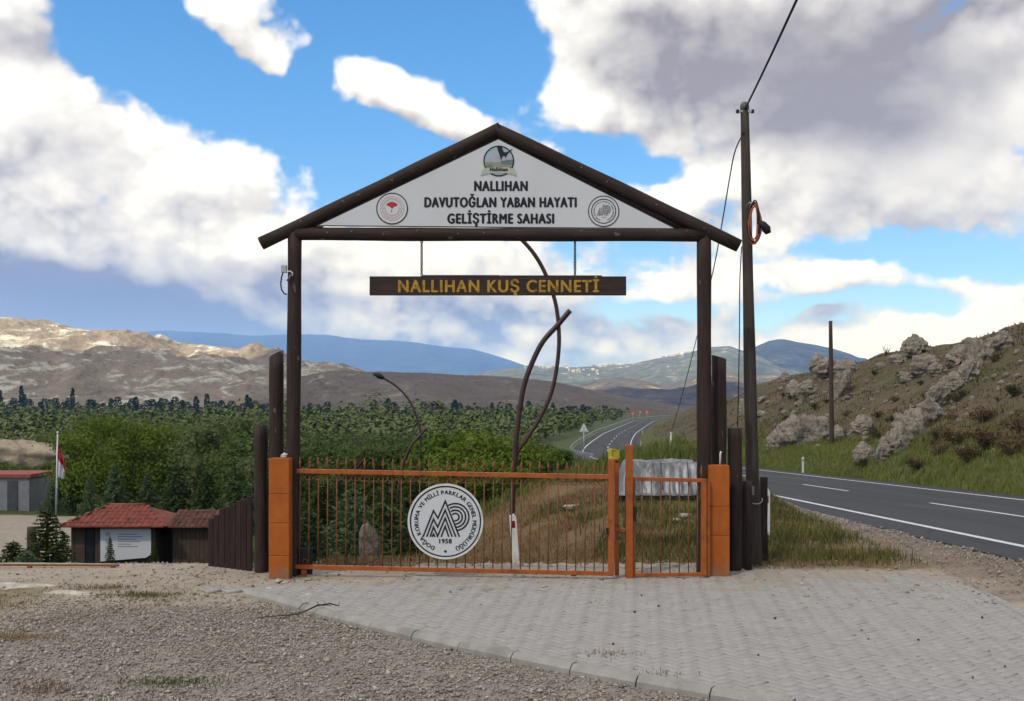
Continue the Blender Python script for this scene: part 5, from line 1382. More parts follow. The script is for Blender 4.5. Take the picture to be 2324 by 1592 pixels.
def lay(a, b, c, d, cols, rows):
    """tiles over the quad a-b (eave) to d-c (ridge)"""
    a, b, c, d = map(Vector, (a, b, c, d))
    for r_ in range(rows):
        t = r_ / rows; p, q = a.lerp(d, t), b.lerp(c, t); n = max(1, round((q - p).length / .25))
        ax = (q - p).normalized(); up_ = (a.lerp(b, .5) * -1 + d.lerp(c, .5)).normalized(); nrm = ax.cross(up_).normalized()
        rot = Matrix((ax, up_, nrm)).transposed().to_euler()
        for k in range(n):
            w = p.lerp(q, (k + .5) / n) + nrm * (.015 + .01 * random.random())
            e = rot.copy(); e.rotate_axis('Z', random.gauss(0, .02)); obj('roof_tile', tile_me, roof, w, e)
lay((ex0, ey0, rz0), (ex1, ey0, rz0), (ex1 - rdx, ym, rz1), (ex0 + rdx, ym, rz1), 30, 6)
lay((ex0, ey1, rz0), (ex0, ey0, rz0), (ex0 + rdx, ym, rz1), (ex0 + rdx, ym, rz1), 16, 4)
MB().tube([(ex0 + rdx, ym, rz1 + .04), (ex1 - rdx, ym, rz1 + .04)], .08, 8).obj('ridge_cap', tile_m, roof)
# weathered shed against the end of the hut
shed = thing('weathered_shed', 'dark weathered plank shed with dull tiled roof between hut and board wall', 'shed', (-14.3, hY + 1.9, -4.9))
tile_d = plain('old_clay_tile', (.10, .040, .030), .9, .5, 2.5, .3, 30, dirt=((.04, .033, .028), .8))
sx0, sx1, sy0, sz1 = -15.35, -12.9, hY + .5, -3.15
sw_ = MB().box((sx0 + .05, sy0 + .05, HZ - .6), (sx1, sy0 + 2.6, sz1)).obj('wall', MATS['hut_dark_wall'], shed)
for k in range(12):
    w = (sx1 - sx0) / 12; me = MB().box((-w / 2 + .006, -.02, 0), (w / 2 - .006, .02, sz1 - HZ + .2)).mesh('plank', wood_plank)
    obj('plank', me, sw_, (sx0 + w * (k + .5), sy0, HZ - .2), (R(random.uniform(-1, 1)), 0, 0))
tile_me2 = tile_me.copy(); tile_me2.materials[0] = tile_d
rf2 = MB().add([(sx0 - .15, sy0 - .4, sz1), (sx1 + .2, sy0 - .4, sz1), (sx1 + .2, sy0 + 1.3, sz1 + .62), (sx0 - .15, sy0 + 1.3, sz1 + .62), (sx0 - .15, sy0 + 3.0, sz1), (sx1 + .2, sy0 + 3.0, sz1)], [(0, 1, 2, 3), (3, 2, 5, 4), (4, 5, 1, 0), (0, 3, 4), (1, 5, 2)]).obj('roof', tile_d, shed)
roof, tile_me = rf2, tile_me2
lay((sx0 - .15, sy0 - .4, sz1), (sx1 + .2, sy0 - .4, sz1), (sx1 + .2, sy0 + 1.3, sz1 + .62), (sx0 - .15, sy0 + 1.3, sz1 + .62), 10, 5)
# flag
fx, fy = P(128, 1150, 50).x, 50.0; fz0 = gz(fx, fy); ftop = P(135, 985, 50).z
fl = thing('flag_pole', 'thin grey flagpole with a limp red and white flag beside the hut', 'flagpole', (fx, fy, fz0))
MB().tube([(fx - .05, fy, fz0 - .3), (fx, fy, (fz0 + ftop) / 2), (fx + .06, fy, ftop)], [.06, .05, .04], 8).obj('pole', galv, fl); MB().lathe([(.01, 0), (.06, .04), (.06, .08), (.01, .12)], (fx + .06, fy, ftop)).obj('finial', white_paint, fl)
def flag_fn(nt, b, pos, ob):
    z = xsep(nt, pos)[2]; x = xsep(nt, pos)[0]
    m_ = (z + (x - fx) * 1.4 + xnoise(nt, pos, 2.0, 2) * .3).sm(.02, .06)
    setc(nt, b, xmix(nt, m_, (.55, .54, .55), (.40, .012, .022)))
flag_m = mat('flag_cloth', flag_fn, .8)
n1, n2 = 16, 22; vs = []
for j in range(n2):
    t = j / (n2 - 1); zz = ftop - .3 - 1.75 * t; wd = .08 + .42 * math.sin(min(1, t * 1.35) * 1.75) * (1 - .55 * t)
    for i in range(n1):
        s = i / (n1 - 1); vs.append((fx + .07 + wd * s, fy + .09 * math.sin(s * 11 + t * 2) * (.3 + s), zz - .55 * s * (1 - t) - .12 * s))
me = npmesh('flag', np.array(vs) - np.array(WL[fl]), [(j * n1 + i, j * n1 + i + 1, (j + 1) * n1 + i + 1, (j + 1) * n1 + i) for j in range(n2 - 1) for i in range(n1 - 1)], flag_m, True); o = obj('flag', me, fl, WL[fl]); md = o.modifiers.new('t', 'SOLIDIFY'); md.thickness = .012
# stump post and the low grey building by the plaza
q = P(72, 1240, 42); t = thing('wooden_stump', 'stout weathered wooden stump post beside the small green tree', 'post', (q.x, 42, gz(q.x, 42))); log('trunk', (q.x, 42, gz(q.x, 42) - .3), (q.x, 42, P(0, 1196, 42).z), .19, .18, t, wood_plank)
bz = gz(-44, 92); bx1 = P(66, 1100, 92).x
lb = thing('low_building', 'low grey walled building with red coping at the far end of the plaza', 'building', (-47, 93, bz))
bt = P(0, 1084, 92).z
MB().box((-56, 92, bz - 1), (bx1, 97, bt)).obj('wall', plain('grey_render', (.20, .20, .205), .9, .15, 1.5, .2), lb)
MB().box((-56.2, 91.8, bt), (bx1 + .2, 97.2, bt + .28)).obj('coping', plain('coping_red', (.26, .07, .05), .8, .2, 2, .2), lb)
MB().box((-44.2, 91.93, bz), (-43.3, 92.0, bt - .3)).obj('door', plain('door_dark', (.06, .06, .062), .6, .2, 2, 0), lb)
rk = obj('rock_outcrop', rock_mesh('rock_outcrop', 101, 4, .35, .8, plain('tan_rock', (.30, .235, .165), .95, .35, 1.2, .7, 6, dirt=((.10, .08, .06), .6)), 2.0), None, (P(45, 1020, 104).x, 104, P(0, 1035, 104).z), (0, 0, .5), (4.6, 2.6, 2.4))
tag(rk, 'broad tan rock outcrop rising from the trees at the left edge', 'rock')
rk = obj('rock_outcrop', rock_mesh('rock_outcrop', 102, 4, .35, .8, MATS['tan_rock'], 2.0), None, (P(120, 1030, 108).x, 108, P(0, 1040, 108).z), (0, 0, 1.5), (2.0, 1.5, 1.6))
tag(rk, 'smaller tan rock beside the broad outcrop near the flag', 'rock')

# ------------------------------------------------------------------ foliage
def cards(c, size, seed, aspect=.6, up=0.0, nrm=None, jit=.55):
    """leaf-shaped quads (kite) at centres c; random facing, or facing roughly along nrm"""
    g = np.random.default_rng(seed); n = len(c)
    if nrm is None:
        d = g.normal(size=(n, 3)); d[:, 2] += up; d /= np.linalg.norm(d, axis=1)[:, None]
        e = np.cross(d, g.normal(size=(n, 3)))
    else:
        m = nrm / np.maximum(np.linalg.norm(nrm, axis=1)[:, None], 1e-6) + g.normal(size=(n, 3)) * jit
        m /= np.linalg.norm(m, axis=1)[:, None]
        d = np.cross(m, g.normal(size=(n, 3))); d /= np.linalg.norm(d, axis=1)[:, None]; e = np.cross(m, d)
    e /= np.linalg.norm(e, axis=1)[:, None]
    s = (size * np.exp(g.normal(0, .25, n)))[:, None]
    v = np.stack([c - d * s, c + e * s * aspect, c + d * s, c - e * s * aspect], 1).reshape(-1, 3)
    return v, np.arange(n * 4).reshape(-1, 4)
def join(parts):
    V, F, b = [], [], 0
    for v, f in parts: V.append(v); F.append(f + b); b += len(v)
    return np.concatenate(V), np.concatenate(F)
def broadleaf(name, seed, h, w, mcol, leafsz=.17, clusters=70, per=110, trunk=.16, low=.18, label='', cat='tree'):
    g = np.random.default_rng(seed)
    t = bpy.data.objects.new(name, None); WL[t] = Vector(); COL.objects.link(t)
    mb = MB(); mb.tube(bez([(0, 0, -.5), (.05 * g.normal(), .05 * g.normal(), h * .2), (.1 * g.normal(), .1 * g.normal(), h * .45), (.2 * g.normal(), .2 * g.normal(), h * .75)], 4), np.linspace(trunk, trunk * .25, 13), 8)
    cs = []
    for k in range(clusters):
        a, b = g.random() * 6.283, g.uniform(-1, 1); r = g.uniform(.45, 1.0) ** .6
        rr = math.sqrt(1 - b * b) * w / 2 * r * (1 + .25 * math.sin(3 * a + seed)); z = h * (low + (1 - low) * (.5 + .5 * b * r))
        p = np.array([rr * math.cos(a), rr * math.sin(a), z]); cs.append(p)
        if k % 4 == 0: mb.tube([(0, 0, h * .25 + .3 * (z - h * .25)), (p[0] * .5, p[1] * .5, z * .85), tuple(p)], [trunk * .4, trunk * .2, .01], 5)
    o = mb.obj('trunk', bark, t)
    off = [g.normal(0, 1, (per, 3)) * np.array([w * .075, w * .075, h * .055]) * g.uniform(.7, 1.35) for p in cs]
    pts = np.concatenate([p + o_ for p, o_ in zip(cs, off)]); nr = np.concatenate(off) / (w * .07) + np.array([0, 0, .75])
    v, f = cards(pts, leafsz, seed + 1, nrm=nr)
    obj('crown', npmesh('crown', v, f, mcol), t)
    return t
def conifer(name, seed, h, w, mcol, whorls=16, per=9, ncard=26, sz=.11, droop=.25, pw=1.0):
    g = np.random.default_rng(seed); t = bpy.data.objects.new(name, None); WL[t] = Vector(); COL.objects.link(t)
    mb = MB(); mb.tube([(0, 0, -.4), (0, 0, h * .5), (0, 0, h)], [h * .022, h * .014, .01], 7); pts = []
    for k in range(whorls):
        z = h * (.05 + .93 * k / whorls); L = w / 2 * (1 - (k / whorls)) ** pw * 1.0 + .04
        for j in range(per):
            a = 6.283 * (j + g.random()) / per; l = L * g.uniform(.65, 1.1); s = np.linspace(.12, 1, max(4, int(ncard * l / (w / 2) + 3)))
            zz = z + l * (.30 * s - (.30 + droop) * s * s) + g.normal(0, .02, len(s)) * h * .1
            p = np.stack([np.cos(a) * s * l, np.sin(a) * s * l, zz], -1) + g.normal(0, .03 * w * .35, (len(s), 3)) * np.array([1, 1, .6]); pts.append(p)
            if j % 3 == 0: mb.tube([(0, 0, z), tuple(p[len(p) // 2]), tuple(p[-1])], [.02, .012, .004], 4)
    mb.obj('trunk', bark, t)
    v, f = cards(np.concatenate(pts), sz, seed + 1, .38)
    obj('crown', npmesh('crown', v, f, mcol), t)
    return t
bark = plain('bark', (.06, .048, .038), .95, .3, 8, .6, 30)
lf_bright = leaf('leaf_bright', (.052, .085, .008), (.14, .185, .020), None, .8)
lf_mid = leaf('leaf_mid', (.046, .074, .014), (.13, .172, .040), None, .6)
lf_grey = leaf('leaf_greygreen', (.055, .078, .024), (.155, .185, .068), None, .5)
lf_dark = leaf('needle_dark', (.034, .058, .016), (.098, .138, .046), None, 1.2)
lf_blue = leaf('needle_bluegreen', (.038, .064, .026), (.115, .160, .074), None, 1.5)
lf_yew = leaf('needle_olive', (.022, .034, .006), (.070, .090, .020), None, 1.5)
def at(proto, first, u, v, Y, h0, vtop, label, group, wk=1.0, base=None):
    """stand a tree so that its foot is on the ground at distance Y and its top reaches vtop"""
    x = (u - UC) / FPX * Y; z = gz(x, Y) if base is None else base
    top = CAM_H - (vtop - VH) / FPX * Y; s = max(.15, (top - z) / h0)
    a = random.random() * 6.28
    if first: proto.location = (x, Y, z); proto.rotation_euler = (0, 0, a); proto.scale = (s * wk, s * wk, s); o = proto; tag(o, label, 'tree', group)
    else: o = clone(proto, (x, Y, z), a, (s * wk, s * wk, s), label, group)
    return o
B1 = broadleaf('broadleaf_tree', 21, 7.2, 8.6, lf_bright, .10, 110, 230, .2, .10)
B2 = broadleaf('broadleaf_tree', 22, 6.0, 6.4, lf_mid, .105, 85, 190, .16, .08)
B3 = broadleaf('broadleaf_tree', 23, 6.0, 6.8, lf_grey, .105, 85, 190, .15, .08)
B4 = broadleaf('broadleaf_shrub', 24, 3.0, 4.2, lf_bright, .10, 55, 110, .06, .04)
C1 = conifer('conifer', 31, 5.0, 3.6, lf_blue, 18, 10, 26, .13)
C2 = conifer('conifer', 32, 5.0, 3.8, lf_dark, 16, 10, 26, .14, .15, .8)
C3 = conifer('conifer', 33, 3.0, 2.6, lf_blue, 16, 11, 34, .072, .2, .85)
C4 = conifer('conifer', 34, 3.0, 1.5, lf_yew, 20, 10, 24, .065, -.1, .7)
GP = 'trees around the hut and plaza'; GB = 'trees below the gate'
at(B1, 1, 258, 0, 88, 7.2, 945, 'broad bright green tree between the flag and the gateway', GP, 1.0)
at(C1, 1, 262, 0, 72, 5.0, 1046, 'blue-green conifer below the broad bright tree', GP, 1.25)
for i, (u, Y, vt, wk, pr, h0, l) in enumerate((
    (335, 74, 1068, 1.1, C1, 5.0, 'blue-green conifer behind the ridge of the hut roof'), (400, 70, 1050, 1.3, C2, 5.0, 'dark spreading conifer behind the middle of the hut roof'),
    (470, 68, 1062, 1.3, C2, 5.0, 'dark conifer behind the right end of the hut roof'), (535, 64, 1050, 1.2, C2, 5.0, 'dark conifer behind the left stockade posts'),
    (205, 78, 1075, 1.0, C1, 5.0, 'small blue-green conifer between flag and broad tree'), (120, 86, 1085, 1.2, C1, 5.0, 'low conifer left of the flagpole at the plaza edge'), (165, 84, 1075, 1.2, C2, 5.0, 'dark conifer right behind the flagpole'),
    (480, 92, 958, 1.1, B2, 6.0, 'mid green tree between broad bright tree and left portal posts'), (545, 84, 945, 1.0, B3, 6.0, 'pale green tree right behind the left portal posts'),
    (430, 100, 975, 1.1, B2, 6.0, 'mid green tree behind the far lamp heads'), (90, 112, 1040, 1.2, B2, 6.0, 'mid green tree beside the tan outcrop'), (20, 100, 1048, 1.3, B2, 6.0, 'dark green tree below the tan outcrop'),
    (160, 120, 978, 1.2, B3, 6.0, 'pale green tree behind the flag'), (350, 118, 962, 1.3, B3, 6.0, 'pale green tree to the right of the broad bright one'), (600, 76, 985, 1.2, B2, 6.0, 'mid green tree filling behind the middle log post'))):
    at(pr, 0, u, 0, Y, h0, vt, l, GP, wk)
at(B2, 1, 730, 0, 74, 6.0, 982, 'mid green tree right of the left portal post', GB, 1.2); at(B3, 1, 800, 0, 78, 6.0, 985, 'pale green tree under the far lamp tip', GB, 1.2)
at(B4, 1, 1040, 0, 58, 3.0, 990, 'bright yellow-green bush right of the crossing lamp in the trees', GB, 1.1)
at(C2, 1, 700, 0, 40, 5.0, 1050, 'dark conifer behind the hinge end of the wide gate', GB, 1.0)
for i, (u, Y, vt, wk, pr, h0, l) in enumerate((
    (860, 62, 1000, 1.2, B2, 6.0, 'mid green tree left of the crossing lamp'), (765, 68, 1000, 1.2, B2, 6.0, 'mid green tree low above the gate spears'), (930, 66, 1010, 1.2, B2, 6.0, 'mid green tree behind the crossing lamp'),
    (1105, 56, 988, 1.1, B4, 3.0, 'bright yellow-green bush left of the tall curved lamp'), (1160, 60, 1000, 1.0, B4, 3.0, 'bright yellow-green bush behind the tall curved lamp'), (990, 60, 1000, 1.0, B4, 3.0, 'bright yellow-green bush nearest the crossing lamp'),
    (1205, 66, 1018, 1.0, B4, 3.0, 'low bright bush right of the tall curved lamp'), (1060, 48, 1040, 1.0, B4, 3.0, 'low bright bush above the round gate emblem'), (1130, 46, 1050, 1.1, B4, 3.0, 'low leafy bush over the dry slope behind the gate'),
    (1240, 84, 1012, 1.1, B4, 3.0, 'low green bush on the bank below the road bend'), (685, 72, 985, 1.2, B3, 6.0, 'pale green tree tight against the left portal post'), (880, 82, 985, 1.2, B3, 6.0, 'pale green tree beyond the crossing lamp tip'), (960, 90, 990, 1.1, B3, 6.0, 'pale green tree beyond the crossing lamp'))):
    at(pr, 0, u, 0, Y, h0, vt, l, GB, wk)
at(C3, 1, 800, 0, 22.5, 3.0, 1098, 'blue-green young cedar behind the gate bars next to the standing stone', GB, 1.3)
for (u, Y, vt, wk, pr, h0, l) in ((735, 24, 1085, 1.5, C4, 3.0, 'olive young conifer behind the gate motor box'), (880, 25, 1075, 1.25, C2, 5.0, 'dark young conifer right of the standing stone'), (935, 27, 1085, 1.2, C2, 5.0, 'dark young conifer left of the round gate emblem'),
                                  (770, 27, 1070, 1.4, C3, 3.0, 'blue-green young cedar behind the olive conifer'), (700, 21, 1150, 1.5, C3, 3.0, 'low blue-green cedar against the portal post foot'), (985, 29, 1090, 1.2, C2, 5.0, 'dark young conifer behind the round gate emblem'), (850, 31, 1060, 1.2, C4, 3.0, 'slim olive conifer between the two dark young conifers')):
    at(pr, 0, u, 0, Y, h0, vt, l, GB, wk)
at(C4, 1, 107, 0, 41, 3.0, 1152, 'small bright green tree beside the stump and the flagpole', GP, 1.6)
for (u, Y, vt, wk, pr, h0, l) in ((250, 45.5, 1215, .55, C2, 5.0, 'tiny spruce in front of the white notice board'), (145, 44, 1205, 1.2, C4, 3.0, 'low bush between the small tree and the hut'), (30, 38, 1225, 2.2, C4, 3.0, 'low spreading bush at the left edge by the stump'), (60, 36, 1245, 2.0, C3, 3.0, 'low grey-green bush below the stump post'), (350, 44, 1235, 1.0, C4, 3.0, 'small dark bush by the right end of the notice board')):
    at(pr, 0, u, 0, Y, h0, vt, l, GP, wk)

# ------------------------------------------------------------------ far wood in the valley and the poplar rows
def wood_mass():
    g = np.random.default_rng(55); C = []
    y = 118.0
    while y < 880:
        step = 5.0 + y * .0105
        x0, x1 = -.56 * y, np.interp(y, [118, 190, 300, 500, 880], [-4, 2, 14, 40, 100])
        n = int((x1 - x0) / step)
        for k in range(n):
            big = g.random()
            C.append((x0 + (k + g.random()) * step, y + g.uniform(-.6, .6) * step, g.uniform(1.7, 4.0) * (1.8 if big > .92 else 1.0) * np.interp(y, [118, 160, 260], [.6, .85, 1.05]), g.random()))
        y += step * .8
    C = np.array(C); z = H(C[:, 0], C[:, 1]); ok = (C[:, 0] < road_left(C[:, 1]) - 10 - .05 * C[:, 1]) & (fbm(C[:, 0] * .022, C[:, 1] * .010, 3) > -.16)
    C, z = C[ok], z[ok]
    P_, S_, T_, N_ = [], [], [], []
    for (x, y, r, tone), zz in zip(C, z):
        k = int(np.interp(y, [118, 250, 500, 900], [240, 110, 52, 30]))
        d = g.normal(size=(k, 3)); d /= np.linalg.norm(d, axis=1)[:, None]; d[:, 2] = np.abs(d[:, 2]) * g.uniform(1.0, 1.9) - .3
        lob = 1 + .3 * np.sin(3 * np.arctan2(d[:, 1], d[:, 0]) + tone * 20) * np.cos(d[:, 2] * 3 + tone * 9)
        P_.append(np.stack([x + d[:, 0] * r * lob * g.uniform(.55, 1.05, k), y + d[:, 1] * r * .9 * lob, zz + r * .95 + d[:, 2] * r * lob * g.uniform(.7, 1.1, k)], -1)); S_.append(np.full(k, np.interp(y, [118, 250, 500, 900], [.32, .50, .78, 1.1]))); T_.append(np.full(k * 4, tone)); N_.append(d + np.array([0, 0, .45]))
    Pc, Sc = np.concatenate(P_), np.concatenate(S_)
    v, f = cards(Pc, Sc, 5, .75, nrm=np.concatenate(N_), jit=.4)
    print('wood', len(C), len(Pc))
    m = bpy.data.materials.new('leaf_valley'); m.use_nodes = True; nt = m.node_tree; b = nt.nodes['Principled BSDF']; b.inputs['Roughness'].default_value = .7; b.inputs['Specular IOR Level'].default_value = .1
    t = X(nt, xnode(nt, 'ShaderNodeAttribute', attribute_name='tone').outputs['Fac']); pos = X(nt, nt.nodes.new('ShaderNodeNewGeometry').outputs['Position'])
    c = xramp(nt, (t * .55 + xnoise(nt, pos, .014, 4, .6) * .45), [(.15, (.055, .072, .016)), (.4, (.098, .122, .028)), (.6, (.130, .150, .046)), (.8, (.160, .170, .074)), (.95, (.150, .170, .03))])
    setc(nt, b, xmix(nt, xnoise(nt, pos, .5, 3).lin(.3, .7) * .4, c, (.042, .056, .020)))
    me = npmesh('valley_wood', v, f, m); a = me.attributes.new('tone', 'FLOAT', 'POINT'); a.data.foreach_set('value', np.concatenate(T_).astype(np.float32))
    tag(obj('valley_wood', me), 'dense low green wood filling the valley floor', 'wood', kind='stuff')
wood_mass()
def poplar(seed, h, w):
    g = np.random.default_rng(seed); n = 560; t = g.random(n) ** 1.15; a = g.random(n) * 6.283; r = w / 2 * np.clip(np.sin(np.clip(t * .90 + .08, 0, 1) * math.pi), .02, 1) ** .35 * g.uniform(.5, 1.05, n)
    return np.stack([r * np.cos(a), r * np.sin(a), h * (.05 + .95 * t)], -1)
lf_pop = leaf('leaf_poplar', (.018, .034, .016), (.045, .070, .034), None, .05, .2)
pops = []
for k in range(4):
    t = bpy.data.objects.new('poplar_tree', None); WL[t] = Vector(); COL.objects.link(t)
    MB().tube([(0, 0, -1), (0, 0, 14)], [.35, .1], 6).obj('trunk', bark, t)
    v, f = cards(poplar(60 + k, 19, [3.6, 5.0, 7.0, 9.0][k]), .72, 60 + k, .6, .4); obj('crown', npmesh('crown', v, f, lf_pop), t); pops.append(t)
pl_spots = []
for u in np.concatenate([np.arange(-30, 480, 11.0), np.arange(480, 660, 10.0), np.arange(690, 1420, 17.0)]):
    uu = u + random.uniform(-5, 5); k = random.choices((0, 1, 2, 3), (1, 2, 4, 4))[0]
    hh = random.uniform(.6, 1.15) * np.interp(u, [0, 400, 700, 1000, 1420], [1.05, .95, .75, .7, .6]) * [1.15, 1.0, .85, .75][k]
    pl_spots.append((uu, random.uniform(830, 900), k, hh))
used = set()
for uu, Y, k, hh in pl_spots:
    x = (uu - UC) / FPX * Y; loc = (x, Y, gz(x, Y)); lab = ['slender tall poplar in the far row across the valley', 'narrow poplar in the far row across the valley', 'dark round-crowned tree in the far row across the valley', 'broad dark tree in the far row across the valley'][k]
    if k not in used:
        used.add(k); o = pops[k]; o.location = loc; o.scale = (1, 1, hh); tag(o, lab, 'tree', 'far tree row across the valley')
    else: clone(pops[k], loc, random.random() * 6, (1, 1, hh), lab, 'far tree row across the valley')

# ------------------------------------------------------------------ grasses
def blades(name, pts, h, w, m, seed, label, lean=.5):
    g = np.random.default_rng(seed); n = len(pts); a = g.random(n) * 6.283; hh = h * np.exp(g.normal(0, .35, n)) if np.isscalar(h) else h * np.exp(g.normal(0, .3, n))
    d = np.stack([np.cos(a), np.sin(a), np.zeros(n)], -1); s = np.stack([-np.sin(a), np.cos(a), np.zeros(n)], -1)
    ww = (w * g.uniform(.6, 1.3, n))[:, None]; H1 = hh[:, None]; l = (lean * g.random(n))[:, None]
    z = np.array([0, 0, 1.0])
    b0, b1 = pts - s * ww, pts + s * ww; m0 = pts + z * H1 * .55 + d * H1 * l * .25
    v = np.stack([b0, b1, m0 + s * ww * .7, m0 - s * ww * .7, pts + z * H1 * .95 + d * H1 * l], 1).reshape(-1, 3)
    k = np.arange(n)[:, None] * 5
    f = np.concatenate([k + np.array([[0, 1, 2]]), k + np.array([[0, 2, 3]]), k + np.array([[3, 2, 4]])])
    return tag(obj(name, npmesh(name, v, f, m)), label, 'grass', kind='stuff')
gr_lush = leaf('grass_lush', (.062, .085, .014), (.17, .19, .042), (.24, .20, .075), .6, .3)
gr_mid = leaf('grass_mixed', (.085, .085, .022), (.21, .185, .06), (.28, .205, .10), .9, .3)
gr_dry = leaf('grass_dry', (.14, .082, .036), (.30, .205, .10), (.20, .11, .055), .8, .3)
gr_brown = leaf('scrub_brown', (.045, .030, .017), (.125, .082, .048), (.058, .060, .022), .25, .2)
def field(n, fx, fy, cond, seed):
    g = np.random.default_rng(seed); x, y = g.uniform(*fx, n), g.uniform(*fy, n); k = cond(x, y, g.random(n)); x, y = x[k], y[k]
    return np.stack([x, y, H(x, y) - .015], -1)
def nz(x, y, s=.7): return fbm(x * s, y * s, 3)
# grass corner by the pole
pts = field(60000, (3.3, 8.2), (15.6, 34), lambda x, y, r: (x < road_left(y) - 1.9 + nz(x, y) * .5) & (y > 16.0 + (x - 3.4) * .14 + nz(x, y) * .7) & (x < 3.9 + (y - 15.4) * 1.1) & (x < 7.3 + nz(x, y) * .6) & (r < .30 + nz(x, y, 1.2)), 1)
half = nz(pts[:, 0], pts[:, 1], .5) > -.05
blades('grass', pts[half], .055, .007, gr_lush, 2, 'green grass corner between the utility pole and the road'); blades('grass', pts[~half], .06, .006, gr_dry, 3, 'dry yellow grass around the foot of the utility pole')
# dry slope behind the gate
pts = field(130000, (-3.2, 6.5), (16.3, 36), lambda x, y, r: (r < .5 + nz(x, y) * .9) & (x > -3.0 + (y - 18) * .02) & (x < 7) & ((y > 17) | (r < (y - 16.2) * .5)), 4)
t_ = nz(pts[:, 0], pts[:, 1], .45) + (pts[:, 0] - 2.5) * .16
blades('grass', pts[t_ < .12], .10, .008, gr_dry, 5, 'dry brown grass on the slope behind the wide gate', .9); blades('grass', pts[t_ >= .12], .14, .008, gr_mid, 6, 'mixed green and straw grass behind the small gate', .7)
# green bank and verge beyond
pts = field(75000, (-2, 9.5), (33, 112), lambda x, y, r: (x < road_left(y) - 1.6) & (r < .65 + nz(x, y) * .6) & (x > -1.5 - (y - 33) * .05), 7)
blades('grass', pts, .24, .022, gr_lush, 8, 'tall green grass on the bank beside the road')
# far verge
pts = field(110000, (15.9, 27), (12, 120), lambda x, y, r: (x > road_left(y) + 8.1 + nz(x, y, .4) * .4) & (r < 1.1 - (x - road_left(y) - 8) * .13 + nz(x, y) * .5), 9)
dd = pts[:, 0] - road_left(pts[:, 1]) - 8
blades('grass', pts[dd < 4.2 + nz(pts[:, 0], pts[:, 1], .3) * 2], .22, .02, gr_lush, 10, 'lush green verge grass across the road'); blades('grass', pts[dd >= 4.2 + nz(pts[:, 0], pts[:, 1], .3) * 2], .22, .022, gr_mid, 11, 'straw-coloured grass above the green verge')
# scrub on the rocky hill
pts = field(200000, (19, 95), (22, 260), lambda x, y, r: (x > road_left(y) + 11) & (x / y < .56) & (r < (.35 + nz(x, y, .35) * .9) * np.clip(110 / y, .3, 1.2)), 12)
blades('scrub', pts, .14, .05, gr_brown, 13, 'low brown and olive scrub covering the rocky hillside', .9)
# weeds in the forecourt
pts = field(22000, (-8, -2.2), (10.4, 16.6), lambda x, y, r: (nz(x, y, .8) > -.02) & (r < .5) & (y < kerb_y(np.clip(x, -4.6, 6)) - .1) & ((x < -4.6 + (y - 13) * .6) | (nz(x, y, 1.9) > .42)), 14)
blades('grass', pts, .035, .005, gr_mid, 15, 'thin straw and green weeds in the gravel at the left', .9)
for i, (u, v, n_, m_, l) in enumerate(((385, 1550, 420, gr_lush, 'small green weed tuft in the gravel'), (30, 1448, 500, gr_dry, 'orange-brown dry tuft at the left edge of the gravel'), (95, 1565, 240, gr_dry, 'small orange-brown dry tuft low in the gravel'), (230, 1335, 420, gr_dry, 'reddish dry tuft beside the pale rock slab'), (330, 1352, 700, gr_mid, 'olive weed patch between gravel and dust'), (1385, 1490, 120, gr_dry, 'dry grass growing through sunken paving stones'), (1480, 1535, 90, gr_dry, 'dry grass tuft in the paving beside the kerb'))):
    q = P(u, v, CAM_H * FPX / (v - VH)); g = np.random.default_rng(80 + i)
    pp = np.stack([q.x + g.normal(0, .16, n_) * (1.6 if n_ > 400 else 1), q.y + g.normal(0, .09, n_), np.full(n_, .0 if u < 1000 else .012)], -1)
    blades('grass_tuft', pp, .035, .004, m_, 90 + i, l, 1.0)
# shrubs on the hill
dry_l = leaf('shrub_dry', (.070, .040, .020), (.17, .105, .058), (.09, .075, .038), .8, .2); olive_l = leaf('shrub_olive', (.030, .032, .012), (.080, .078, .030), None, .8, .2)
def shrub(name, seed, m, n=900, twigs=14, sz=.055):
    g = np.random.default_rng(seed); t = bpy.data.objects.new(name, None); WL[t] = Vector(); COL.objects.link(t); mb = MB(); P_ = []
    for k in range(twigs):
        a, e = g.random() * 6.28, g.uniform(.5, 1.4); d = np.array([math.cos(a) * math.cos(e), math.sin(a) * math.cos(e), math.sin(e)]) * g.uniform(.6, 1.1)
        mb.tube([(0, 0, -.1), tuple(d * .55 + g.normal(0, .05, 3)), tuple(d)], [.02, .012, .004], 4); s = g.random((n // twigs, 1)) ** .6; P_.append(d * (s * .75 + .3) + g.normal(0, .10, (n // twigs, 3)))
    mb.obj('stems', bark, t); v, f = cards(np.concatenate(P_), sz, seed, .5); obj('foliage', npmesh('foliage', v, f, m), t); return t
s1, s2 = shrub('shrub', 71, dry_l), shrub('shrub', 72, olive_l); fst = {}
def sh(pr, u, v, Y, s, label, group='shrubs on the rocky hillside'):
    x = (u - UC) / FPX * Y; loc = (x, Y, gz(x, Y))
    if pr not in fst: fst[pr] = 1; pr.location = loc; pr.scale = (s,) * 3; tag(pr, label, 'shrub', group)
    else: clone(pr, loc, random.random() * 6, s, label, group)
def on_hill(u, v):
    """distance at which the sight line through (u, v) meets the hillside"""
    Y = np.linspace(20, 320, 3000); x = (u - UC) / FPX * Y; z = CAM_H - (v - VH) / FPX * Y; k = np.nonzero(H(x, Y) > z)[0]
    return float(Y[k[0]]) if len(k) else 110.0
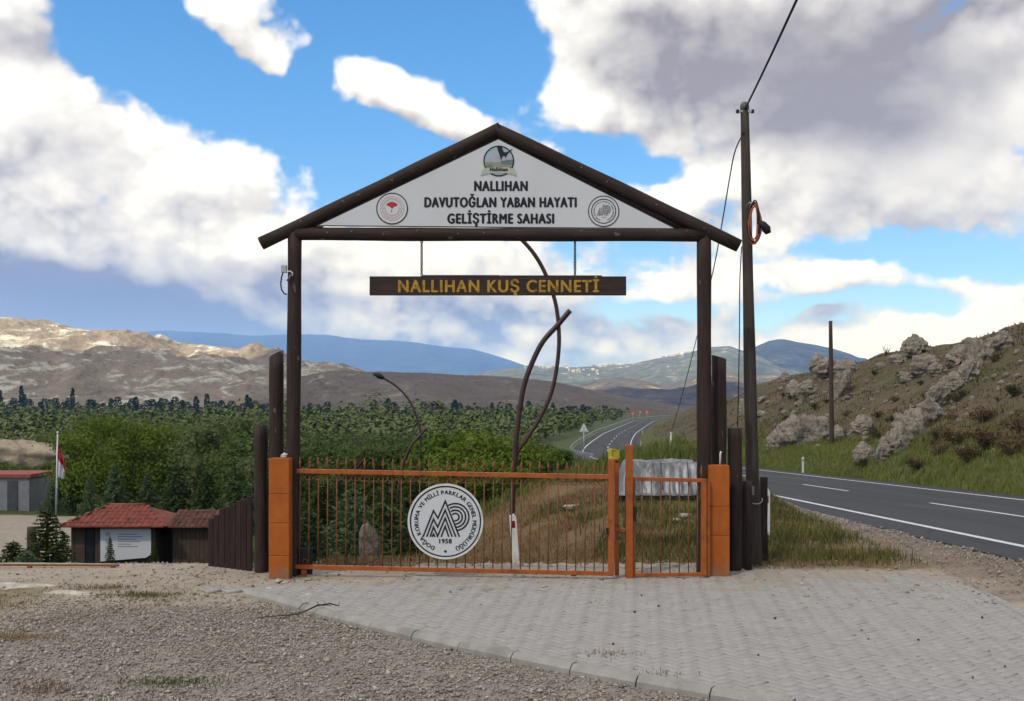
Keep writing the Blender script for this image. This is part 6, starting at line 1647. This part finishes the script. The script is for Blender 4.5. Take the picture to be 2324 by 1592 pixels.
for (u, v, s, pr, l) in ((2240, 1020, 1.3, s1, 'rust-brown dry shrub beside the lower end of the rock rib'), (2290, 1035, 1.2, s1, 'rust-brown dry shrub right of its neighbour above the verge'), (2200, 1050, 1.0, s1, 'rust-brown dry shrub just above the green verge'), (2170, 1010, 1.1, s1, 'rust-brown dry shrub touching the rock rib'), (2320, 985, 1.2, s1, 'rust-brown dry shrub on the steep bare bank'),
                        (2230, 960, 1.1, s1, 'rust-brown dry shrub halfway up beside the rock rib'), (2130, 1035, .9, s1, 'low rust-brown shrub at the foot of the rock rib'), (2300, 900, .9, s2, 'olive shrub on the bank right of the rock rib'), (2040, 860, .8, s2, 'olive shrub between the rib top and the slab rocks'), (1990, 1000, .7, s2, 'olive shrub beside the low ledge right of the far pole'), (1850, 930, .8, s2, 'olive shrub above the broad low ledge'), (2180, 905, .8, s2, 'olive shrub in the notch of the rock rib'), (1800, 975, .6, s2, 'olive shrub left of the broad low ledge'), (2100, 905, .7, s2, 'olive shrub on the slope left of the rock rib'),
                        (2260, 820, .7, s2, 'olive shrub right of the big ridge rock'), (1960, 1062, .7, s2, 'olive shrub in the verge below the rock rib'), (2080, 1068, .8, s1, 'straw-brown shrub in the verge below the rust shrubs')):
    sh(pr, u, v, on_hill(u, v), s * .75, l)
g = np.random.default_rng(31)
for k in range(34):
    u = g.uniform(1750, 2310); v = g.uniform(np.interp(u, [1750, 1950, 2324], [885, 850, 800]), np.interp(u, [1750, 2324], [1000, 1030]))
    sh(s2 if k % 3 else s1, u, v, on_hill(u, v), g.uniform(.25, .55), ['small brown shrub among the limestone rocks', 'small olive shrub among the limestone rocks', 'small olive shrub among the limestone rocks'][k % 3], 'small shrubs among the rocks')
def bare_bush():
    Yb = on_hill(2013, 806); x = (2013 - UC) / FPX * Yb; z = gz(x, Yb); t = thing('bare_bush', 'small leafless bush standing on the hill crest against the sky', 'bush', (x, Yb, z)); g = np.random.default_rng(5)
    for k in range(16):
        d = Vector((g.normal() * .35, g.normal() * .3, g.uniform(.5, 1.1))); MB().tube([(x, Yb, z - .1), Vector((x, Yb, z)) + d * .5 + Vector((g.normal() * .05, 0, 0)), Vector((x, Yb, z)) + d], [.03, .02, .008], 4).obj('stem', bark, t)
bare_bush()

# ------------------------------------------------------------------ rocks on the hillside
RM = [crag_mesh('boulder', 210 + i, limestone, [.8, .95, .65, 1.05, .75, .9][i]) for i in range(6)]
def rock(u, v, wpx, hpx, label, k, group='limestone rocks on the hillside', dY=0.0, tilt=0.0):
    Y = on_hill(u, v + hpx * .35) + dY; x = (u - UC) / FPX * Y; s = Y / FPX; zc = CAM_H - (v - VH) / FPX * Y
    o = obj('boulder', RM[k % 6], None, (x, Y + wpx * s * .15, zc - hpx * s * .14), (random.uniform(-.2, .2), tilt, random.uniform(0, 6.28)), (wpx * s * .55, wpx * s * .46, hpx * s * .60))
    return tag(o, label, 'rock', group)
for i, (u, v, w, h, l) in enumerate((
    (2080, 786, 62, 42, 'blocky pale rock standing on the hill crest'), (2105, 826, 58, 44, 'pointed pale boulder just below the blocky crest rock'), (2130, 838, 40, 26, 'flat boulder under the pointed one'),
    (2225, 800, 62, 66, 'big craggy grey rock high on the ridge'), (2180, 808, 60, 40, 'dark hollow rock joined to the left of the big craggy one'), (2195, 845, 56, 48, 'craggy rock at the head of the rock rib'), (2165, 870, 60, 40, 'leaning slab of the upper rock rib'), (2140, 900, 66, 52, 'broad slab in the middle of the rock rib'),
    (2110, 940, 64, 60, 'layered slab of the rock rib above the bulge'), (2065, 965, 72, 74, 'bulging grey slab of the lower rock rib'), (2030, 1005, 70, 62, 'grey slab near the foot of the rock rib'), (2005, 1030, 40, 34, 'last grey block at the foot of the rock rib'), (1965, 1030, 46, 40, 'separate grey block left of the rib foot'),
    (1890, 835, 74, 44, 'overhanging top block of the rock stack behind the far pole'), (1925, 835, 52, 36, 'right top block of the rock stack'), (1912, 870, 50, 66, 'slender lower block of the rock stack'), (1862, 828, 44, 38, 'left top block of the rock stack'),
    (1845, 880, 42, 28, 'rounded grey boulder left of the rock stack'), (1808, 884, 38, 34, 'brown-grey boulder next to the rounded one'), (1782, 858, 26, 26, 'small pale boulder on the left shoulder of the hill'),
    (1800, 985, 88, 62, 'broad low ledge above the verge left of the far pole'), (1855, 975, 70, 70, 'thick right part of the broad low ledge'), (1765, 1000, 44, 40, 'left end block of the broad low ledge'), (1950, 968, 56, 40, 'low ledge block right of the far pole'), (1905, 985, 40, 30, 'small block between ledge and far pole'),
    (1690, 925, 26, 44, 'pale rock half hidden behind the near utility pole'), (1725, 940, 30, 14, 'flat pale rock right of the near utility pole'), (1735, 905, 26, 12, 'flat small rock higher up right of the near utility pole'),
    (2280, 775, 42, 36, 'small rock on the crest at the right edge'), (2255, 778, 26, 22, 'smaller rock beside the right crest rock'), (2205, 775, 34, 14, 'flat rock lying on the crest'), (2040, 815, 36, 22, 'small rock left of the pointed boulder'), (2000, 830, 26, 14, 'flat small rock on the open slope'), (2065, 855, 44, 20, 'low mossy rock in the middle of the slope'))):
    rock(u, v, w * 1.12, h * 1.15, l, i)
g = np.random.default_rng(77)
for i in range(110):
    u = g.uniform(1740, 2320); v = g.uniform(np.interp(u, [1740, 1900, 2324], [880, 830, 790]), np.interp(u, [1740, 2324], [1010, 1040])); s = g.uniform(7, 19)
    rock(u, v, s, s * g.uniform(.45, .8), 'small pale limestone rock scattered in the hillside scrub', i, 'small scattered rocks on the hillside')

# ------------------------------------------------------------------ haze: the air between here and the mountains
def build_haze():
    mb = MB().box((-26000, -26000, -30), (26000, 26000, 1100))
    m = bpy.data.materials.new('haze_air'); m.use_nodes = True; nt = m.node_tree
    for k in list(nt.nodes): nt.nodes.remove(k)
    out = nt.nodes.new('ShaderNodeOutputMaterial'); v = nt.nodes.new('ShaderNodeVolumePrincipled')
    v.inputs['Color'].default_value = (0.15, 0.34, 1.0, 1); v.inputs['Density'].default_value = 7.5e-5
    v.inputs['Anisotropy'].default_value = 0.0
    v.inputs['Absorption Color'].default_value = (1, 1, 1, 1)
    nt.links.new(v.outputs[0], out.inputs['Volume'])
    tag(mb.obj('haze', m), kind='stuff')
build_haze()
